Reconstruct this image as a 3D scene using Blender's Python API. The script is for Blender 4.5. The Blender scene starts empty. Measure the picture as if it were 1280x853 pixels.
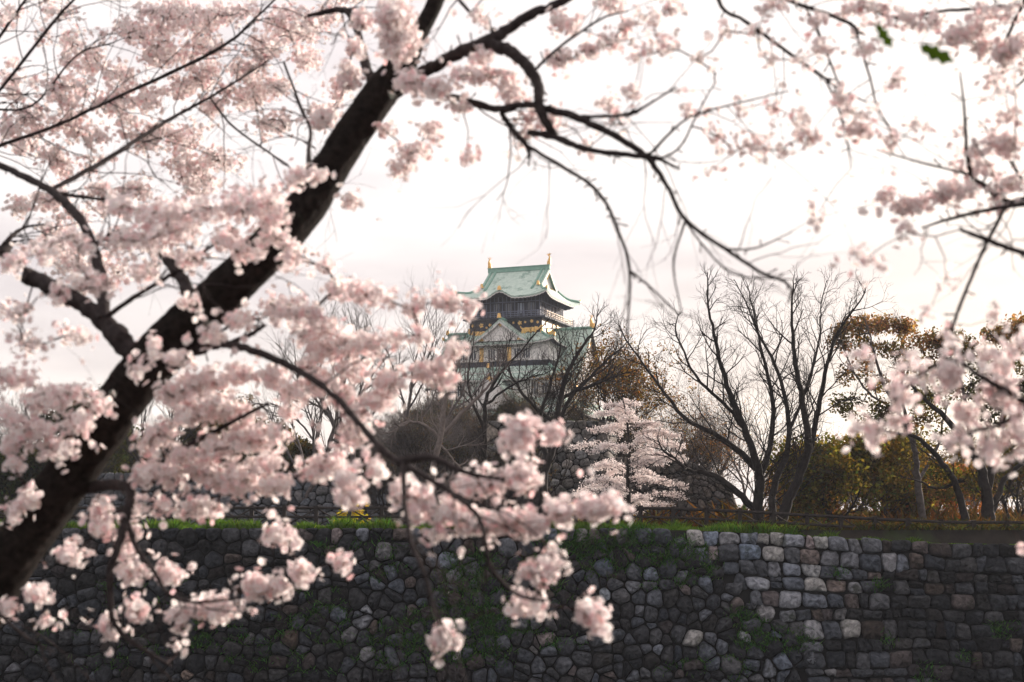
import bpy, math
import numpy as np
from mathutils import Vector

# ------------------------------------------------------------------ camera
R = math.radians
F = 1778.0                       # focal length in photo pixels (1280 wide)
HOR = 650.0                      # photo row of the horizon
CZ = 0.45                        # eye height above the far terrace
PITCH = math.atan((HOR - 426.5) / F)
sc = bpy.context.scene
col = sc.collection
cam = bpy.data.cameras.new('camera')
cam.sensor_width = 36.0
cam.lens = 36.0 * F / 1280.0
cam.clip_start = 0.05
cam.clip_end = 20000
cam.dof.use_dof = True
cam.dof.focus_distance = 85.0
cam.dof.aperture_fstop = 3.6
cam.dof.aperture_blades = 0
cam_o = bpy.data.objects.new('camera', cam)
cam_o.location = (0, 0, CZ)
cam_o.rotation_euler = (math.pi / 2 + PITCH, 0, 0)
col.objects.link(cam_o)
sc.camera = cam_o

# ------------------------------------------------------------------ light
SUN_AZ, SUN_EL = 48.0, 15.0      # degrees right of the view, above the horizon
w = bpy.data.worlds.new('World')
sc.world = w
w.use_nodes = True
nt = w.node_tree
nt.nodes.clear()
def N(t, ty, **k):
    n = t.nodes.new(ty)
    for a, b in k.items():
        setattr(n, a, b)
    return n
out = N(nt, 'ShaderNodeOutputWorld')
bg = N(nt, 'ShaderNodeBackground')
bg.inputs['Strength'].default_value = 0.1
sky = N(nt, 'ShaderNodeTexSky', sky_type='NISHITA', sun_disc=False)
sky.sun_elevation = R(SUN_EL)
sky.sun_rotation = R(SUN_AZ)
sky.dust_density = 3.0
sky.ozone_density = 1.0
tc = N(nt, 'ShaderNodeTexCoord')
mp = N(nt, 'ShaderNodeMapping')
mp.inputs['Scale'].default_value = (1.4, 1.4, 6.0)
mp.inputs['Location'].default_value = (1.4, 0.84, 0.97)
no = N(nt, 'ShaderNodeTexNoise')
no.inputs['Scale'].default_value = 1.6
no.inputs['Detail'].default_value = 5
ra = N(nt, 'ShaderNodeValToRGB')
ra.color_ramp.elements[0].position = 0.33
ra.color_ramp.elements[0].color = (3.5, 3.0, 2.98, 1)
ra.color_ramp.elements[1].position = 0.53
ra.color_ramp.elements[1].color = (5.5, 4.93, 4.66, 1)
mx = N(nt, 'ShaderNodeMix', data_type='RGBA')
mx.inputs[0].default_value = 0.82
L = nt.links.new
L(tc.outputs['Generated'], mp.inputs['Vector'])
L(mp.outputs['Vector'], no.inputs['Vector'])
L(no.outputs['Fac'], ra.inputs['Fac'])
L(sky.outputs['Color'], mx.inputs[6])
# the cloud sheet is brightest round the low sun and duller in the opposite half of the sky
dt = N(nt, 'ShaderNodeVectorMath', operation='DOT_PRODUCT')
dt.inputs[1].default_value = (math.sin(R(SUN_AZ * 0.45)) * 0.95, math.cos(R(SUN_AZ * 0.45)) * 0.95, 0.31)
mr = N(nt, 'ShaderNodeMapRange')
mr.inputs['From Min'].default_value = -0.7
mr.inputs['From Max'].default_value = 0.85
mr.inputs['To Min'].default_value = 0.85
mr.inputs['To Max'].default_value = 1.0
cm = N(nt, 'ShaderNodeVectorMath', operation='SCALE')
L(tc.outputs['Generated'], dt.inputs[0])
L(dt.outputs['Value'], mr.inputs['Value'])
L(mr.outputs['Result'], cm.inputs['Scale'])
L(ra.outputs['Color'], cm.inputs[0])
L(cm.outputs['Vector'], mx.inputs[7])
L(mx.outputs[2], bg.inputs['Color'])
L(bg.outputs['Background'], out.inputs['Surface'])

sun = bpy.data.lights.new('sun', 'SUN')
sun.energy = 3.2
sun.angle = R(4)
sun.color = (1.0, 0.88, 0.77)
sun_o = bpy.data.objects.new('sun', sun)
sdir = Vector((math.sin(R(SUN_AZ)) * math.cos(R(SUN_EL)), math.cos(R(SUN_AZ)) * math.cos(R(SUN_EL)), math.sin(R(SUN_EL))))
sun_o.rotation_euler = sdir.to_track_quat('Z', 'Y').to_euler()
col.objects.link(sun_o)

sc.view_settings.view_transform = 'Standard'
sc.view_settings.look = 'None'
sc.view_settings.gamma = 1
sc.view_settings.exposure = 1.3
sc.cycles.use_denoising = True
sc.cycles.max_bounces = 8
sc.cycles.diffuse_bounces = 5
sc.cycles.transmission_bounces = 4
sc.cycles.use_adaptive_sampling = True
sc.cycles.adaptive_threshold = 0.02
sc.cycles.caustics_reflective = False
sc.cycles.caustics_refractive = False

# ------------------------------------------------------------------ helpers
cp, sp = math.cos(PITCH), math.sin(PITCH)
def P(x, y, Y):
    """photo pixel (x, y) at world distance Y from the camera"""
    dx = (x - 640.0) / F
    dy = -(y - 426.5) / F
    k = Y / (cp - dy * sp)
    return np.array((dx * k, Y, CZ + (sp + dy * cp) * k))
def norm(a):
    return a / np.maximum(np.linalg.norm(a, axis=-1, keepdims=True), 1e-9)
def smooth(a, b, x):
    t = np.clip((x - a) / (b - a), 0, 1)
    return t * t * (3 - 2 * t)
_vr = np.random.RandomState(5)
_lat = _vr.rand(64, 64)
def vnoise(x, y):
    x = np.asarray(x, float); y = np.asarray(y, float)
    xi = np.floor(x).astype(int); yi = np.floor(y).astype(int)
    fx = x - xi; fy = y - yi
    fx = fx * fx * (3 - 2 * fx); fy = fy * fy * (3 - 2 * fy)
    g = lambda i, j: _lat[i % 64, j % 64]
    return (g(xi, yi) * (1 - fx) + g(xi + 1, yi) * fx) * (1 - fy) + (g(xi, yi + 1) * (1 - fx) + g(xi + 1, yi + 1) * fx) * fy

def tag(o, label=None, cat=None, group=None, kind=None):
    if label: o['label'] = label
    if cat: o['category'] = cat
    if group: o['group'] = group
    if kind: o['kind'] = kind
    return o
def empty(name, loc, label, cat, group=None, rz=0.0):
    o = bpy.data.objects.new(name, None)
    o.location = loc
    o.rotation_euler = (0, 0, rz)
    o.empty_display_size = 0.2
    col.objects.link(o)
    return tag(o, label, cat, group)
def copy_tree(o, parent=None):
    c = o.copy()
    col.objects.link(c)
    if parent: c.parent = parent
    for ch in list(o.children):
        copy_tree(ch, c)
    return c

class MB:
    """collects polygons and tubes, links them as ONE mesh object"""
    def __init__(s):
        s.v = []; s.f = []; s.m = []; s.t = []; s.n = 0; s.tubes = {}; s.sm = []
    def add(s, v, f, mat=0, tint=None, flat=False):
        v = np.asarray(v, float).reshape(-1, 3)
        f = np.asarray(f, int)
        s.v.append(v); s.f.append(f + s.n); s.n += len(v)
        s.m.append(np.full(len(f), mat)); s.sm.append(np.full(len(f), not flat))
        if tint is None: tint = (1, 1, 1)
        tint = np.asarray(tint, float)
        if tint.ndim == 1: tint = np.tile(tint[:3], (len(f), 1))
        s.t.append(tint)
    def box(s, c, h, mat=0, rz=0.0, tint=None):
        x, y, z = h
        v = np.array([(-x,-y,-z),(x,-y,-z),(x,y,-z),(-x,y,-z),(-x,-y,z),(x,-y,z),(x,y,z),(-x,y,z)], float)
        if rz:
            a, b = math.cos(rz), math.sin(rz)
            v = np.stack([v[:,0]*a - v[:,1]*b, v[:,0]*b + v[:,1]*a, v[:,2]], 1)
        s.add(v + np.array(c), [(0,3,2,1),(4,5,6,7),(0,1,5,4),(1,2,6,5),(2,3,7,6),(3,0,4,7)], mat, tint, True)
    def bar(s, a, b, r, mat=0):
        s.tube([a, b], [r, r], 4, mat)
    def tube(s, pts, rad, k=5, mat=0):
        pts = np.asarray(pts, float); rad = np.asarray(rad, float)
        s.tubes.setdefault((len(pts), k, mat), []).append((pts, rad))
    def grid(s, V, mat=0, tint=None, flat=False, flip=False):
        a, b = V.shape[:2]
        i = np.arange(a * b).reshape(a, b)
        f = np.stack([i[:-1,:-1], i[:-1,1:], i[1:,1:], i[1:,:-1]], -1).reshape(-1, 4)
        if flip: f = f[:, ::-1]
        s.add(V.reshape(-1, 3), f, mat, tint, flat)
    def _flush(s):
        for (n, k, mat), lst in s.tubes.items():
            pts = np.stack([a for a, _ in lst]); rad = np.stack([b for _, b in lst])
            B = len(lst)
            t = np.empty_like(pts)
            t[:,1:-1] = pts[:,2:] - pts[:,:-2]
            t[:,0] = pts[:,1] - pts[:,0]; t[:,-1] = pts[:,-1] - pts[:,-2]
            t = norm(t)
            mt = np.abs(t).mean(1)
            ref = np.eye(3)[np.argmin(mt, 1)]
            u = norm(np.cross(t, ref[:,None,:])); q = np.cross(t, u)
            an = np.arange(k) * 2 * math.pi / k
            V = pts[:,:,None,:] + rad[:,:,None,None] * (np.cos(an)[:,None] * u[:,:,None,:] + np.sin(an)[:,None] * q[:,:,None,:])
            idx = np.arange(B * n * k).reshape(B, n, k)
            nx = np.roll(idx, -1, 2)
            f = np.stack([idx[:,:-1], nx[:,:-1], nx[:,1:], idx[:,1:]], -1).reshape(-1, 4)
            s.add(V.reshape(-1,3), f, mat)
            s.add(np.zeros((0,3)), np.zeros((0,4), int), mat)
            s.n -= 0
            cap = idx[:,-1,:] - 0
            base = s.n - B * n * k
            s.f.append(cap + base); s.m.append(np.full(B, mat)); s.t.append(np.ones((B,3))); s.sm.append(np.full(B, True))
        s.tubes = {}
    def build(s, name, mats, parent=None, origin=None):
        s._flush()
        v = np.concatenate(s.v) if s.v else np.zeros((0,3))
        if origin is not None: v = v - np.asarray(origin)
        lv = np.concatenate([f.reshape(-1) for f in s.f])
        lt = np.concatenate([np.full(len(f), f.shape[1] if f.ndim > 1 else 0) for f in s.f])
        me = bpy.data.meshes.new(name)
        me.vertices.add(len(v)); me.vertices.foreach_set('co', v.astype(np.float32).ravel())
        me.loops.add(len(lv)); me.loops.foreach_set('vertex_index', lv.astype(np.int32))
        me.polygons.add(len(lt))
        ls = np.concatenate([[0], np.cumsum(lt)[:-1]])
        me.polygons.foreach_set('loop_start', ls.astype(np.int32))
        me.polygons.foreach_set('loop_total', lt.astype(np.int32))
        me.polygons.foreach_set('material_index', np.concatenate(s.m).astype(np.int32))
        me.polygons.foreach_set('use_smooth', np.concatenate(s.sm).astype(bool))
        at = me.attributes.new('tint', 'FLOAT_COLOR', 'FACE')
        t = np.concatenate(s.t)
        at.data.foreach_set('color', np.concatenate([t, np.ones((len(t),1))], 1).astype(np.float32).ravel())
        me.update(calc_edges=True)
        me.validate()
        for m in (mats if isinstance(mats, (list, tuple)) else [mats]): me.materials.append(m)
        o = bpy.data.objects.new(name, me)
        col.objects.link(o)
        if parent: o.parent = parent
        return o

def spline(pts, per=6):
    """Catmull-Rom through rows of values"""
    p = np.asarray(pts, float)
    if len(p) < 3:
        t = np.linspace(0, 1, per + 1)[:,None]
        return p[0] * (1 - t) + p[-1] * t
    q = np.vstack([2 * p[0] - p[1], p, 2 * p[-1] - p[-2]])
    o = []
    for i in range(1, len(q) - 2):
        t = np.arange(per)[:,None] / per
        a, b, c, d = q[i-1], q[i], q[i+1], q[i+2]
        o.append(0.5 * (2*b + (c-a)*t + (2*a-5*b+4*c-d)*t*t + (3*b-a-3*c+d)*t**3))
    o.append(p[-1:])
    return np.vstack(o)

# ------------------------------------------------------------------ materials
def mat(name):
    m = bpy.data.materials.new(name)
    m.use_nodes = True
    m.node_tree.nodes.clear()
    t = m.node_tree
    o = N(t, 'ShaderNodeOutputMaterial')
    return m, t, o
def mat_surface(name, c1, c2, scale=3.0, rough=0.85, bump=0.0, bdist=0.02, tint=False, metal=0.0, detail=6, stretch=(1,1,1), spec=0.3, c3=None, s3=0.3, p3=0.55):
    m, t, o = mat(name)
    L = t.links.new
    b = N(t, 'ShaderNodeBsdfPrincipled')
    b.inputs['Roughness'].default_value = rough
    b.inputs['Metallic'].default_value = metal
    b.inputs['Specular IOR Level'].default_value = spec
    tc = N(t, 'ShaderNodeTexCoord'); mp = N(t, 'ShaderNodeMapping')
    mp.inputs['Scale'].default_value = stretch
    L(tc.outputs['Object'], mp.inputs['Vector'])
    n = N(t, 'ShaderNodeTexNoise')
    n.inputs['Scale'].default_value = scale; n.inputs['Detail'].default_value = detail; n.inputs['Roughness'].default_value = 0.65
    L(mp.outputs['Vector'], n.inputs['Vector'])
    r = N(t, 'ShaderNodeValToRGB')
    r.color_ramp.elements[0].position = 0.32; r.color_ramp.elements[0].color = (*c1, 1)
    r.color_ramp.elements[1].position = 0.68; r.color_ramp.elements[1].color = (*c2, 1)
    L(n.outputs['Fac'], r.inputs['Fac'])
    c = r.outputs['Color']
    if c3 is not None:
        n3 = N(t, 'ShaderNodeTexNoise')
        n3.inputs['Scale'].default_value = s3; n3.inputs['Detail'].default_value = 6; n3.inputs['Roughness'].default_value = 0.7
        L(tc.outputs['Object'], n3.inputs['Vector'])
        r3 = N(t, 'ShaderNodeValToRGB')
        r3.color_ramp.elements[0].position = p3; r3.color_ramp.elements[0].color = (0,0,0,1)
        r3.color_ramp.elements[1].position = p3 + 0.1; r3.color_ramp.elements[1].color = (1,1,1,1)
        L(n3.outputs['Fac'], r3.inputs['Fac'])
        mm = N(t, 'ShaderNodeMix', data_type='RGBA')
        L(r3.outputs['Color'], mm.inputs[0]); L(c, mm.inputs[6]); mm.inputs[7].default_value = (*c3, 1)
        c = mm.outputs[2]
    if tint:
        a = N(t, 'ShaderNodeAttribute', attribute_name='tint')
        x = N(t, 'ShaderNodeMix', data_type='RGBA', blend_type='MULTIPLY')
        x.inputs[0].default_value = 1
        L(c, x.inputs[6]); L(a.outputs['Color'], x.inputs[7])
        c = x.outputs[2]
    L(c, b.inputs['Base Color'])
    if bump:
        bn = N(t, 'ShaderNodeBump')
        bn.inputs['Strength'].default_value = bump; bn.inputs['Distance'].default_value = bdist
        L(n.outputs['Fac'], bn.inputs['Height']); L(bn.outputs['Normal'], b.inputs['Normal'])
    L(b.outputs['BSDF'], o.inputs['Surface'])
    return m
def mat_leaf(name, c, trans=0.45, tc=None):
    m, t, o = mat(name)
    L = t.links.new
    a = N(t, 'ShaderNodeAttribute', attribute_name='tint')
    def mul(cc):
        x = N(t, 'ShaderNodeMix', data_type='RGBA', blend_type='MULTIPLY')
        x.inputs[0].default_value = 1; x.inputs[6].default_value = (*cc, 1)
        L(a.outputs['Color'], x.inputs[7])
        return x.outputs[2]
    d = N(t, 'ShaderNodeBsdfDiffuse'); tr = N(t, 'ShaderNodeBsdfTranslucent'); ms = N(t, 'ShaderNodeMixShader')
    L(mul(c), d.inputs['Color']); L(mul(tc or c), tr.inputs['Color'])
    ms.inputs[0].default_value = trans
    L(d.outputs[0], ms.inputs[1]); L(tr.outputs[0], ms.inputs[2]); L(ms.outputs[0], o.inputs['Surface'])
    return m

M = {}
M['soil'] = mat_surface('soil', (0.014,0.011,0.009), (0.034,0.027,0.02), 1.2, bump=0.4, bdist=0.1, c3=(0.03,0.04,0.015), s3=0.15, p3=0.5)
M['stone'] = mat_surface('stone', (0.34,0.34,0.36), (1.25,1.22,1.2), 4.2, 0.92, 1.0, 0.09, True, detail=10, c3=(0.26,0.28,0.22), s3=0.8, p3=0.57)
M['joint'] = mat_surface('joint', (0.004,0.004,0.004), (0.012,0.012,0.012), 2)
M['bark'] = mat_surface('bark', (0.006,0.005,0.005), (0.026,0.021,0.019), 38, 0.95, 0.8, 0.01, stretch=(1,1,1), c3=(0.035,0.04,0.03), s3=9, p3=0.66, spec=0.1)
def add_lichen(m):
    """a few pale round lichen spots"""
    t = m.node_tree; L = t.links.new
    b = next(n for n in t.nodes if n.type == 'BSDF_PRINCIPLED')
    src = b.inputs['Base Color'].links[0].from_socket
    tc = N(t, 'ShaderNodeTexCoord'); v = N(t, 'ShaderNodeTexVoronoi'); v.inputs['Scale'].default_value = 6.5
    L(tc.outputs['Object'], v.inputs['Vector'])
    nz = N(t, 'ShaderNodeTexNoise'); nz.inputs['Scale'].default_value = 60
    ad = N(t, 'ShaderNodeMath', operation='MULTIPLY_ADD'); ad.inputs[1].default_value = .10
    L(tc.outputs['Object'], nz.inputs['Vector']); L(nz.outputs['Fac'], ad.inputs[0]); L(v.outputs['Distance'], ad.inputs[2])
    lt = N(t, 'ShaderNodeMath', operation='LESS_THAN'); lt.inputs[1].default_value = .17
    L(ad.outputs[0], lt.inputs[0])
    sp_ = N(t, 'ShaderNodeSeparateColor'); L(v.outputs['Color'], sp_.inputs[0])
    g = N(t, 'ShaderNodeMath', operation='GREATER_THAN'); g.inputs[1].default_value = .62; L(sp_.outputs[0], g.inputs[0])
    mu = N(t, 'ShaderNodeMath', operation='MULTIPLY'); L(lt.outputs[0], mu.inputs[0]); L(g.outputs[0], mu.inputs[1])
    x = N(t, 'ShaderNodeMix', data_type='RGBA'); L(mu.outputs[0], x.inputs[0]); L(src, x.inputs[6]); x.inputs[7].default_value = (.16,.18,.16,1)
    L(x.outputs[2], b.inputs['Base Color'])
add_lichen(M['bark'])
M['branch'] = mat_surface('branch_bark', (0.018,0.014,0.015), (0.06,0.050,0.05), 45, 0.9, 0.5, 0.004, spec=0.15)
M['twig'] = mat_surface('twig_bark', (0.022,0.011,0.013), (0.055,0.032,0.032), 60, 0.9)
M['dark_bark'] = mat_surface('dark_bark', (0.012,0.010,0.010), (0.04,0.033,0.03), 4, 0.95, 0.6, 0.03)
M['pale_bark'] = mat_surface('pale_bark', (0.11,0.09,0.085), (0.24,0.205,0.19), 4, 0.95, 0.5, 0.03)
M['grey_bark'] = mat_surface('grey_bark', (0.07,0.06,0.06), (0.16,0.14,0.135), 4, 0.95, 0.5, 0.03)
M['fence'] = mat_surface('fence_wood', (0.014,0.011,0.010), (0.04,0.032,0.03), 9, 0.9, 0.4, 0.01)
M['petal'] = mat_leaf('cherry_petal', (0.955,0.935,0.93), 0.54, (0.965,0.925,0.91))
M['pink_far'] = mat_leaf('far_cherry_petal', (0.93,0.88,0.865), 0.45)
M['leaf'] = mat_leaf('green_leaf', (1,1,1), 0.5, (1.55,1.25,0.55))
M['grass'] = mat_leaf('grass_blade', (1,1,1), 0.4, (1.2,1.2,0.6))
M['copper'] = mat_surface('green_copper', (0.42,0.55,0.49), (0.60,0.71,0.64), 1.6, 0.7, 0.3, 0.05, detail=8, c3=(0.24,0.36,0.31), s3=.55, p3=.54)
M['copper_ridge'] = mat_surface('copper_ridge', (0.20,0.37,0.31), (0.30,0.47,0.40), 1.5, 0.65)
M['plaster'] = mat_surface('white_plaster', (0.80,0.77,0.75), (0.90,0.87,0.85), 0.8, 0.85)
M['lacquer'] = mat_surface('black_lacquer', (0.012,0.016,0.03), (0.03,0.035,0.055), 2, 0.4)
M['soffit'] = mat_surface('dark_eaves', (0.03,0.035,0.05), (0.06,0.065,0.085), 2, 0.7)
M['gold'] = mat_surface('gilt', (0.72,0.42,0.12), (0.9,0.6,0.25), 3, 0.45, 0.2, 0.03, metal=0.35)
M['rail'] = mat_surface('blue_grey_rail', (0.14,0.16,0.23), (0.2,0.22,0.3), 3, 0.6)
M['lit_rail'] = mat_surface('lit_rail', (0.62,0.48,0.36), (0.72,0.6,0.48), 3, 0.6)  # light painted in: bright warm copy of the rail colour for the side railings
M['glass'] = mat_surface('window_glass', (0.05,0.06,0.08), (0.11,0.12,0.15), 1, 0.15, spec=0.6)
M['pale_glass'] = mat_surface('pale_glass', (0.25,0.3,0.4), (0.38,0.44,0.55), 1, 0.2, spec=0.6)

def mat_water():
    m, t, o = mat('moat_water')
    b = N(t, 'ShaderNodeBsdfPrincipled')
    b.inputs['Base Color'].default_value = (0.02,0.03,0.025,1); b.inputs['Roughness'].default_value = 0.08
    n = N(t, 'ShaderNodeTexNoise'); n.inputs['Scale'].default_value = 1.5
    bn = N(t, 'ShaderNodeBump'); bn.inputs['Strength'].default_value = 0.15
    t.links.new(n.outputs['Fac'], bn.inputs['Height']); t.links.new(bn.outputs['Normal'], b.inputs['Normal'])
    t.links.new(b.outputs[0], o.inputs['Surface'])
    return m
M['water'] = mat_water()

# ------------------------------------------------------------------ ground
YW = 75.0
def top_z(x):
    return -0.80 * smooth(6.0, 26.0, np.asarray(x, float))
def hill(x, y):
    x = np.asarray(x, float); y = np.asarray(y, float)
    h = top_z(x) * (1 - smooth(76.5, 86, y))
    a = 4.0 * smooth(111.5, 113, y) * smooth(0, -3, x)
    b = 7.6 * smooth(106.8, 109, y) * smooth(-2.5, 0.0, x) * (1 - smooth(6.8, 8.2, x))
    c = 3.9 * smooth(99.5, 102, y) * smooth(5.0, 8.0, x) * (1 - smooth(9.2, 13.0, x)) * (1 - smooth(112, 125, y))
    d = 10.5 * smooth(112, 165, y) * np.exp(-((x + 3) / 16.0) ** 2 - (np.maximum(y - 230, 0) / 60.0) ** 2)
    e = 3.0 * smooth(112, 150, y) * np.exp(-((x + 20) / 40.0) ** 2) * (1 - smooth(300, 500, y))
    return np.maximum.reduce([h, a, b, c, d + 0 * h, e + 0 * h]) + np.where(y > 90, 0.35 * (vnoise(x * 0.3, y * 0.3) - 0.5), 0)
def ground_z(x, y):
    x = np.asarray(x, float); y = np.asarray(y, float)
    near = -1.25 - 11.75 * smooth(8.0, 14.0, y)
    return np.where(y < 75.25, near, hill(x, y) - 0.06)
ys = np.concatenate([[-3000,-800,-200,-60,-20,-8,-3,0,3,6,7.5,8.5,9.5,11,12.5,14,20,40,60,72,75.2,75.5,76,77], np.arange(79,98,2.0), np.arange(98,116,0.8), np.arange(117,250,4), [260,280,310,350,400,460,520,700,1200,2000,3000]])
xs = np.concatenate([[-3000,-1800,-1000,-500,-250,-150,-100,-80], np.arange(-60,60.1,1.0), [80,100,150,250,500,1000,1800,3000]])
gx, gy = np.meshgrid(xs, ys)
mb = MB()
mb.grid(np.stack([gx, gy, ground_z(gx, gy)], -1))
tag(mb.build('ground', M['soil']), 'dark earth of the banks, terrace and castle hill', None, None, 'structure')
mb = MB()
mb.add([(-90,11,-10.6),(90,11,-10.6),(90,74.6,-10.6),(-90,74.6,-10.6)], [(0,1,2,3)])
tag(mb.build('water', M['water']), 'dark still moat water at the foot of the wall', None, None, 'structure')

# ------------------------------------------------------------------ haze
mh, th, oh = mat('evening_haze')
pv = N(th, 'ShaderNodeVolumePrincipled')
pv.inputs['Color'].default_value = (0.82, 0.88, 1.0, 1)
pv.inputs['Density'].default_value = 0.0002
pv.inputs['Anisotropy'].default_value = 0.0
th.links.new(pv.outputs['Volume'], oh.inputs['Volume'])
mb = MB(); mb.box((0, 0, 30), (3200, 3200, 44.5))
tag(mb.build('haze', mh), 'thin pale evening haze in the air over the whole place', None, None, 'stuff')

# ------------------------------------------------------------------ stone walls
def clip_poly(poly, a, n):
    """keep the side of the line through a where dot(p-a, n) < 0"""
    d = (poly - a) @ n
    o = []
    for i in range(len(poly)):
        j = (i + 1) % len(poly)
        if d[i] < 0: o.append(poly[i])
        if (d[i] < 0) != (d[j] < 0):
            t = d[i] / (d[i] - d[j])
            o.append(poly[i] + t * (poly[j] - poly[i]))
    return np.array(o)
def voronoi_cells(rng, seeds, box, gap):
    """weighted Voronoi cells of the seeds: stones of unequal size"""
    umin, vmin, umax, vmax = box
    S = np.asarray(seeds); W = rng.normal(0, 0.085, len(S))
    cell = 2.4; grid = {}; o_ = []
    for i, (u, v) in enumerate(S): grid.setdefault((int(u // cell), int(v // cell)), []).append(i)
    for i, s in enumerate(S):
        a, b = int(s[0] // cell), int(s[1] // cell)
        c = np.array([j for p in (-1,0,1) for q in (-1,0,1) for j in grid.get((a+p, b+q), ()) if j != i])
        if len(c) == 0: continue
        d = S[c] - s
        o = np.argsort((d ** 2).sum(1))[:18]
        poly = np.array([(umin,vmin),(umax,vmin),(umax,vmax),(umin,vmax)], float)
        poly = np.clip(poly, s - 2.2, s + 2.2)
        for k in o:
            n = d[k]; ln = math.hypot(*n)
            f = 0.5 + np.clip((W[i] - W[c[k]]) / (2 * ln * ln), -.3, .3)
            poly = clip_poly(poly, s + n * (f - gap * 0.5 / max(ln, .01)), n / ln)
            if len(poly) < 3: break
        if len(poly) >= 3: o_.append(poly)
    return o_
def coursed_cells(rng, umin, umax, vmin, vmax, bh, bw, gap):
    """squared blocks laid in loose, wavy courses"""
    o = []; v = vmax; k = 0
    wav = lambda u, k: 0.34 * (vnoise(u * 0.45 + 13.7 * k, k * 3.1) - 0.5) if k else 0.0
    while v > vmin:
        h = bh * (0.86 + 0.42 * rng.rand())
        u = umin + rng.rand(); prev = 0.0
        while u < umax:
            wd = bw * (0.45 + 1.0 * rng.rand()); nx = rng.normal(0, .05)
            def q(uu, t): return (uu, (v + wav(uu, k)) * (1 - t) + (v - h + wav(uu, k + 1)) * t)
            def blk(u0, u1, s0, s1, t0, t1):
                p = np.array([q(u0 + s0 * (1 - t0), t0), q((u0 + u1) * .5, t0), q(u1 + s1 * (1 - t0), t0), q(u1 - s1 * t1, t1), q((u0 + u1) * .5, t1), q(u0 - s0 * t1, t1)])
                p += rng.normal(0, .05, p.shape) + np.array((0, rng.normal(0, .03)))
                c = p.mean(0)
                sz = np.maximum(np.ptp(p, axis=0), .15)
                o.append(c + (p - c) * (1 - gap / sz) * (1 - .02 * rng.rand()))
            if rng.rand() < .05 and wd > .6 and h > .7:
                m = .4 + .2 * rng.rand()
                blk(u, u + wd, prev, nx, 0, m); blk(u, u + wd, prev, nx, m, 1)
            else: blk(u, u + wd, prev, nx, 0, 1)
            u += wd; prev = nx
        v -= h; k += 1
    return o
def stone_wall(rng, cells, to_world, tint_fn, bulge=0.14, rough=0.035, mb=None, soft=1):
    """every cell becomes one irregular bulging stone; to_world maps (u, v, depth) to a point"""
    mb = mb or MB()
    for poly in cells:
        q = np.vstack([poly, poly[:1]])
        sl = np.linalg.norm(np.diff(q, axis=0), axis=1)
        tot = sl.sum()
        if tot < 0.45: continue
        cs = np.concatenate([[0], np.cumsum(sl)])
        n = 20
        t = (np.arange(n) + rng.rand() * 0.5) / n * tot
        ring = np.stack([np.interp(t % tot, cs, q[:,0]), np.interp(t % tot, cs, q[:,1])], 1)
        for _ in range(soft): ring = 0.5 * ring + 0.25 * (np.roll(ring, 1, 0) + np.roll(ring, -1, 0))
        ctr = ring.mean(0)
        ring = ctr + (ring - ctr) * (1 + rng.normal(0, .015, (n, 1)))
        size = math.sqrt(max(tot, .1)) * 0.5
        dep = rng.normal(0, 0.045)
        rings = []
        tilt = rng.normal(0, 0.13, 2)
        for sc_, dp in ((1.0, -0.34), (1.0, -0.06), (0.94, 0.30), (0.74, 0.75), (0.40, 1.0)):
            r2 = ctr + (ring - ctr) * sc_
            dd = (dp * bulge * size if dp > 0 else dp) + dep + (rng.normal(0, rough, len(r2)) if dp > 0 else 0)
            dd = dd + ((r2 - ctr) @ tilt if dp > -0.2 else 0)
            rings.append(np.stack([r2[:,0], r2[:,1], np.broadcast_to(dd, len(r2))], 1))
        A = np.vstack(rings + [[(ctr[0], ctr[1], bulge * size + dep)]])
        Wd = to_world(A[:,0], A[:,1], A[:,2])
        f = []
        for r_ in range(4):
            for k in range(n):
                k2 = (k + 1) % n
                f.append((r_*n+k, r_*n+k2, (r_+1)*n+k2, (r_+1)*n+k))
        tc_ = tint_fn(ctr[0], ctr[1])
        mb.add(Wd, f, 0, tc_)
        mb.f.append(np.array([(4*n+k, 4*n+(k+1)%n, 5*n) for k in range(n)]) + mb.n - len(Wd))
        mb.m.append(np.zeros(n)); mb.t.append(np.tile(tc_, (n,1))); mb.sm.append(np.full(n, True))
    return mb
def course_seeds(rng, umin, umax, vmin, vmax, bw, bh, jit):
    """rough courses; jit(u, v) from 0 (squared blocks) to 1 (rubble)"""
    S = []
    v = vmax - bh(0) * 0.5
    while v > vmin:
        u = umin + rng.rand() * 0.6
        while u < umax:
            j = jit(u, v)
            wd = bw(u) * (0.62 + 0.8 * rng.rand())
            S.append((u + wd * 0.5, v + rng.normal(0, 0.03 + 0.24 * j) * bh(u)))
            if rng.rand() < 0.10 * j + 0.02: S.append((u + wd * (0.1 + 0.8 * rng.rand()), v + bh(u) * 0.55))
            u += wd
        v -= bh(0) * (0.86 + 0.3 * rng.rand())
    return S

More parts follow.
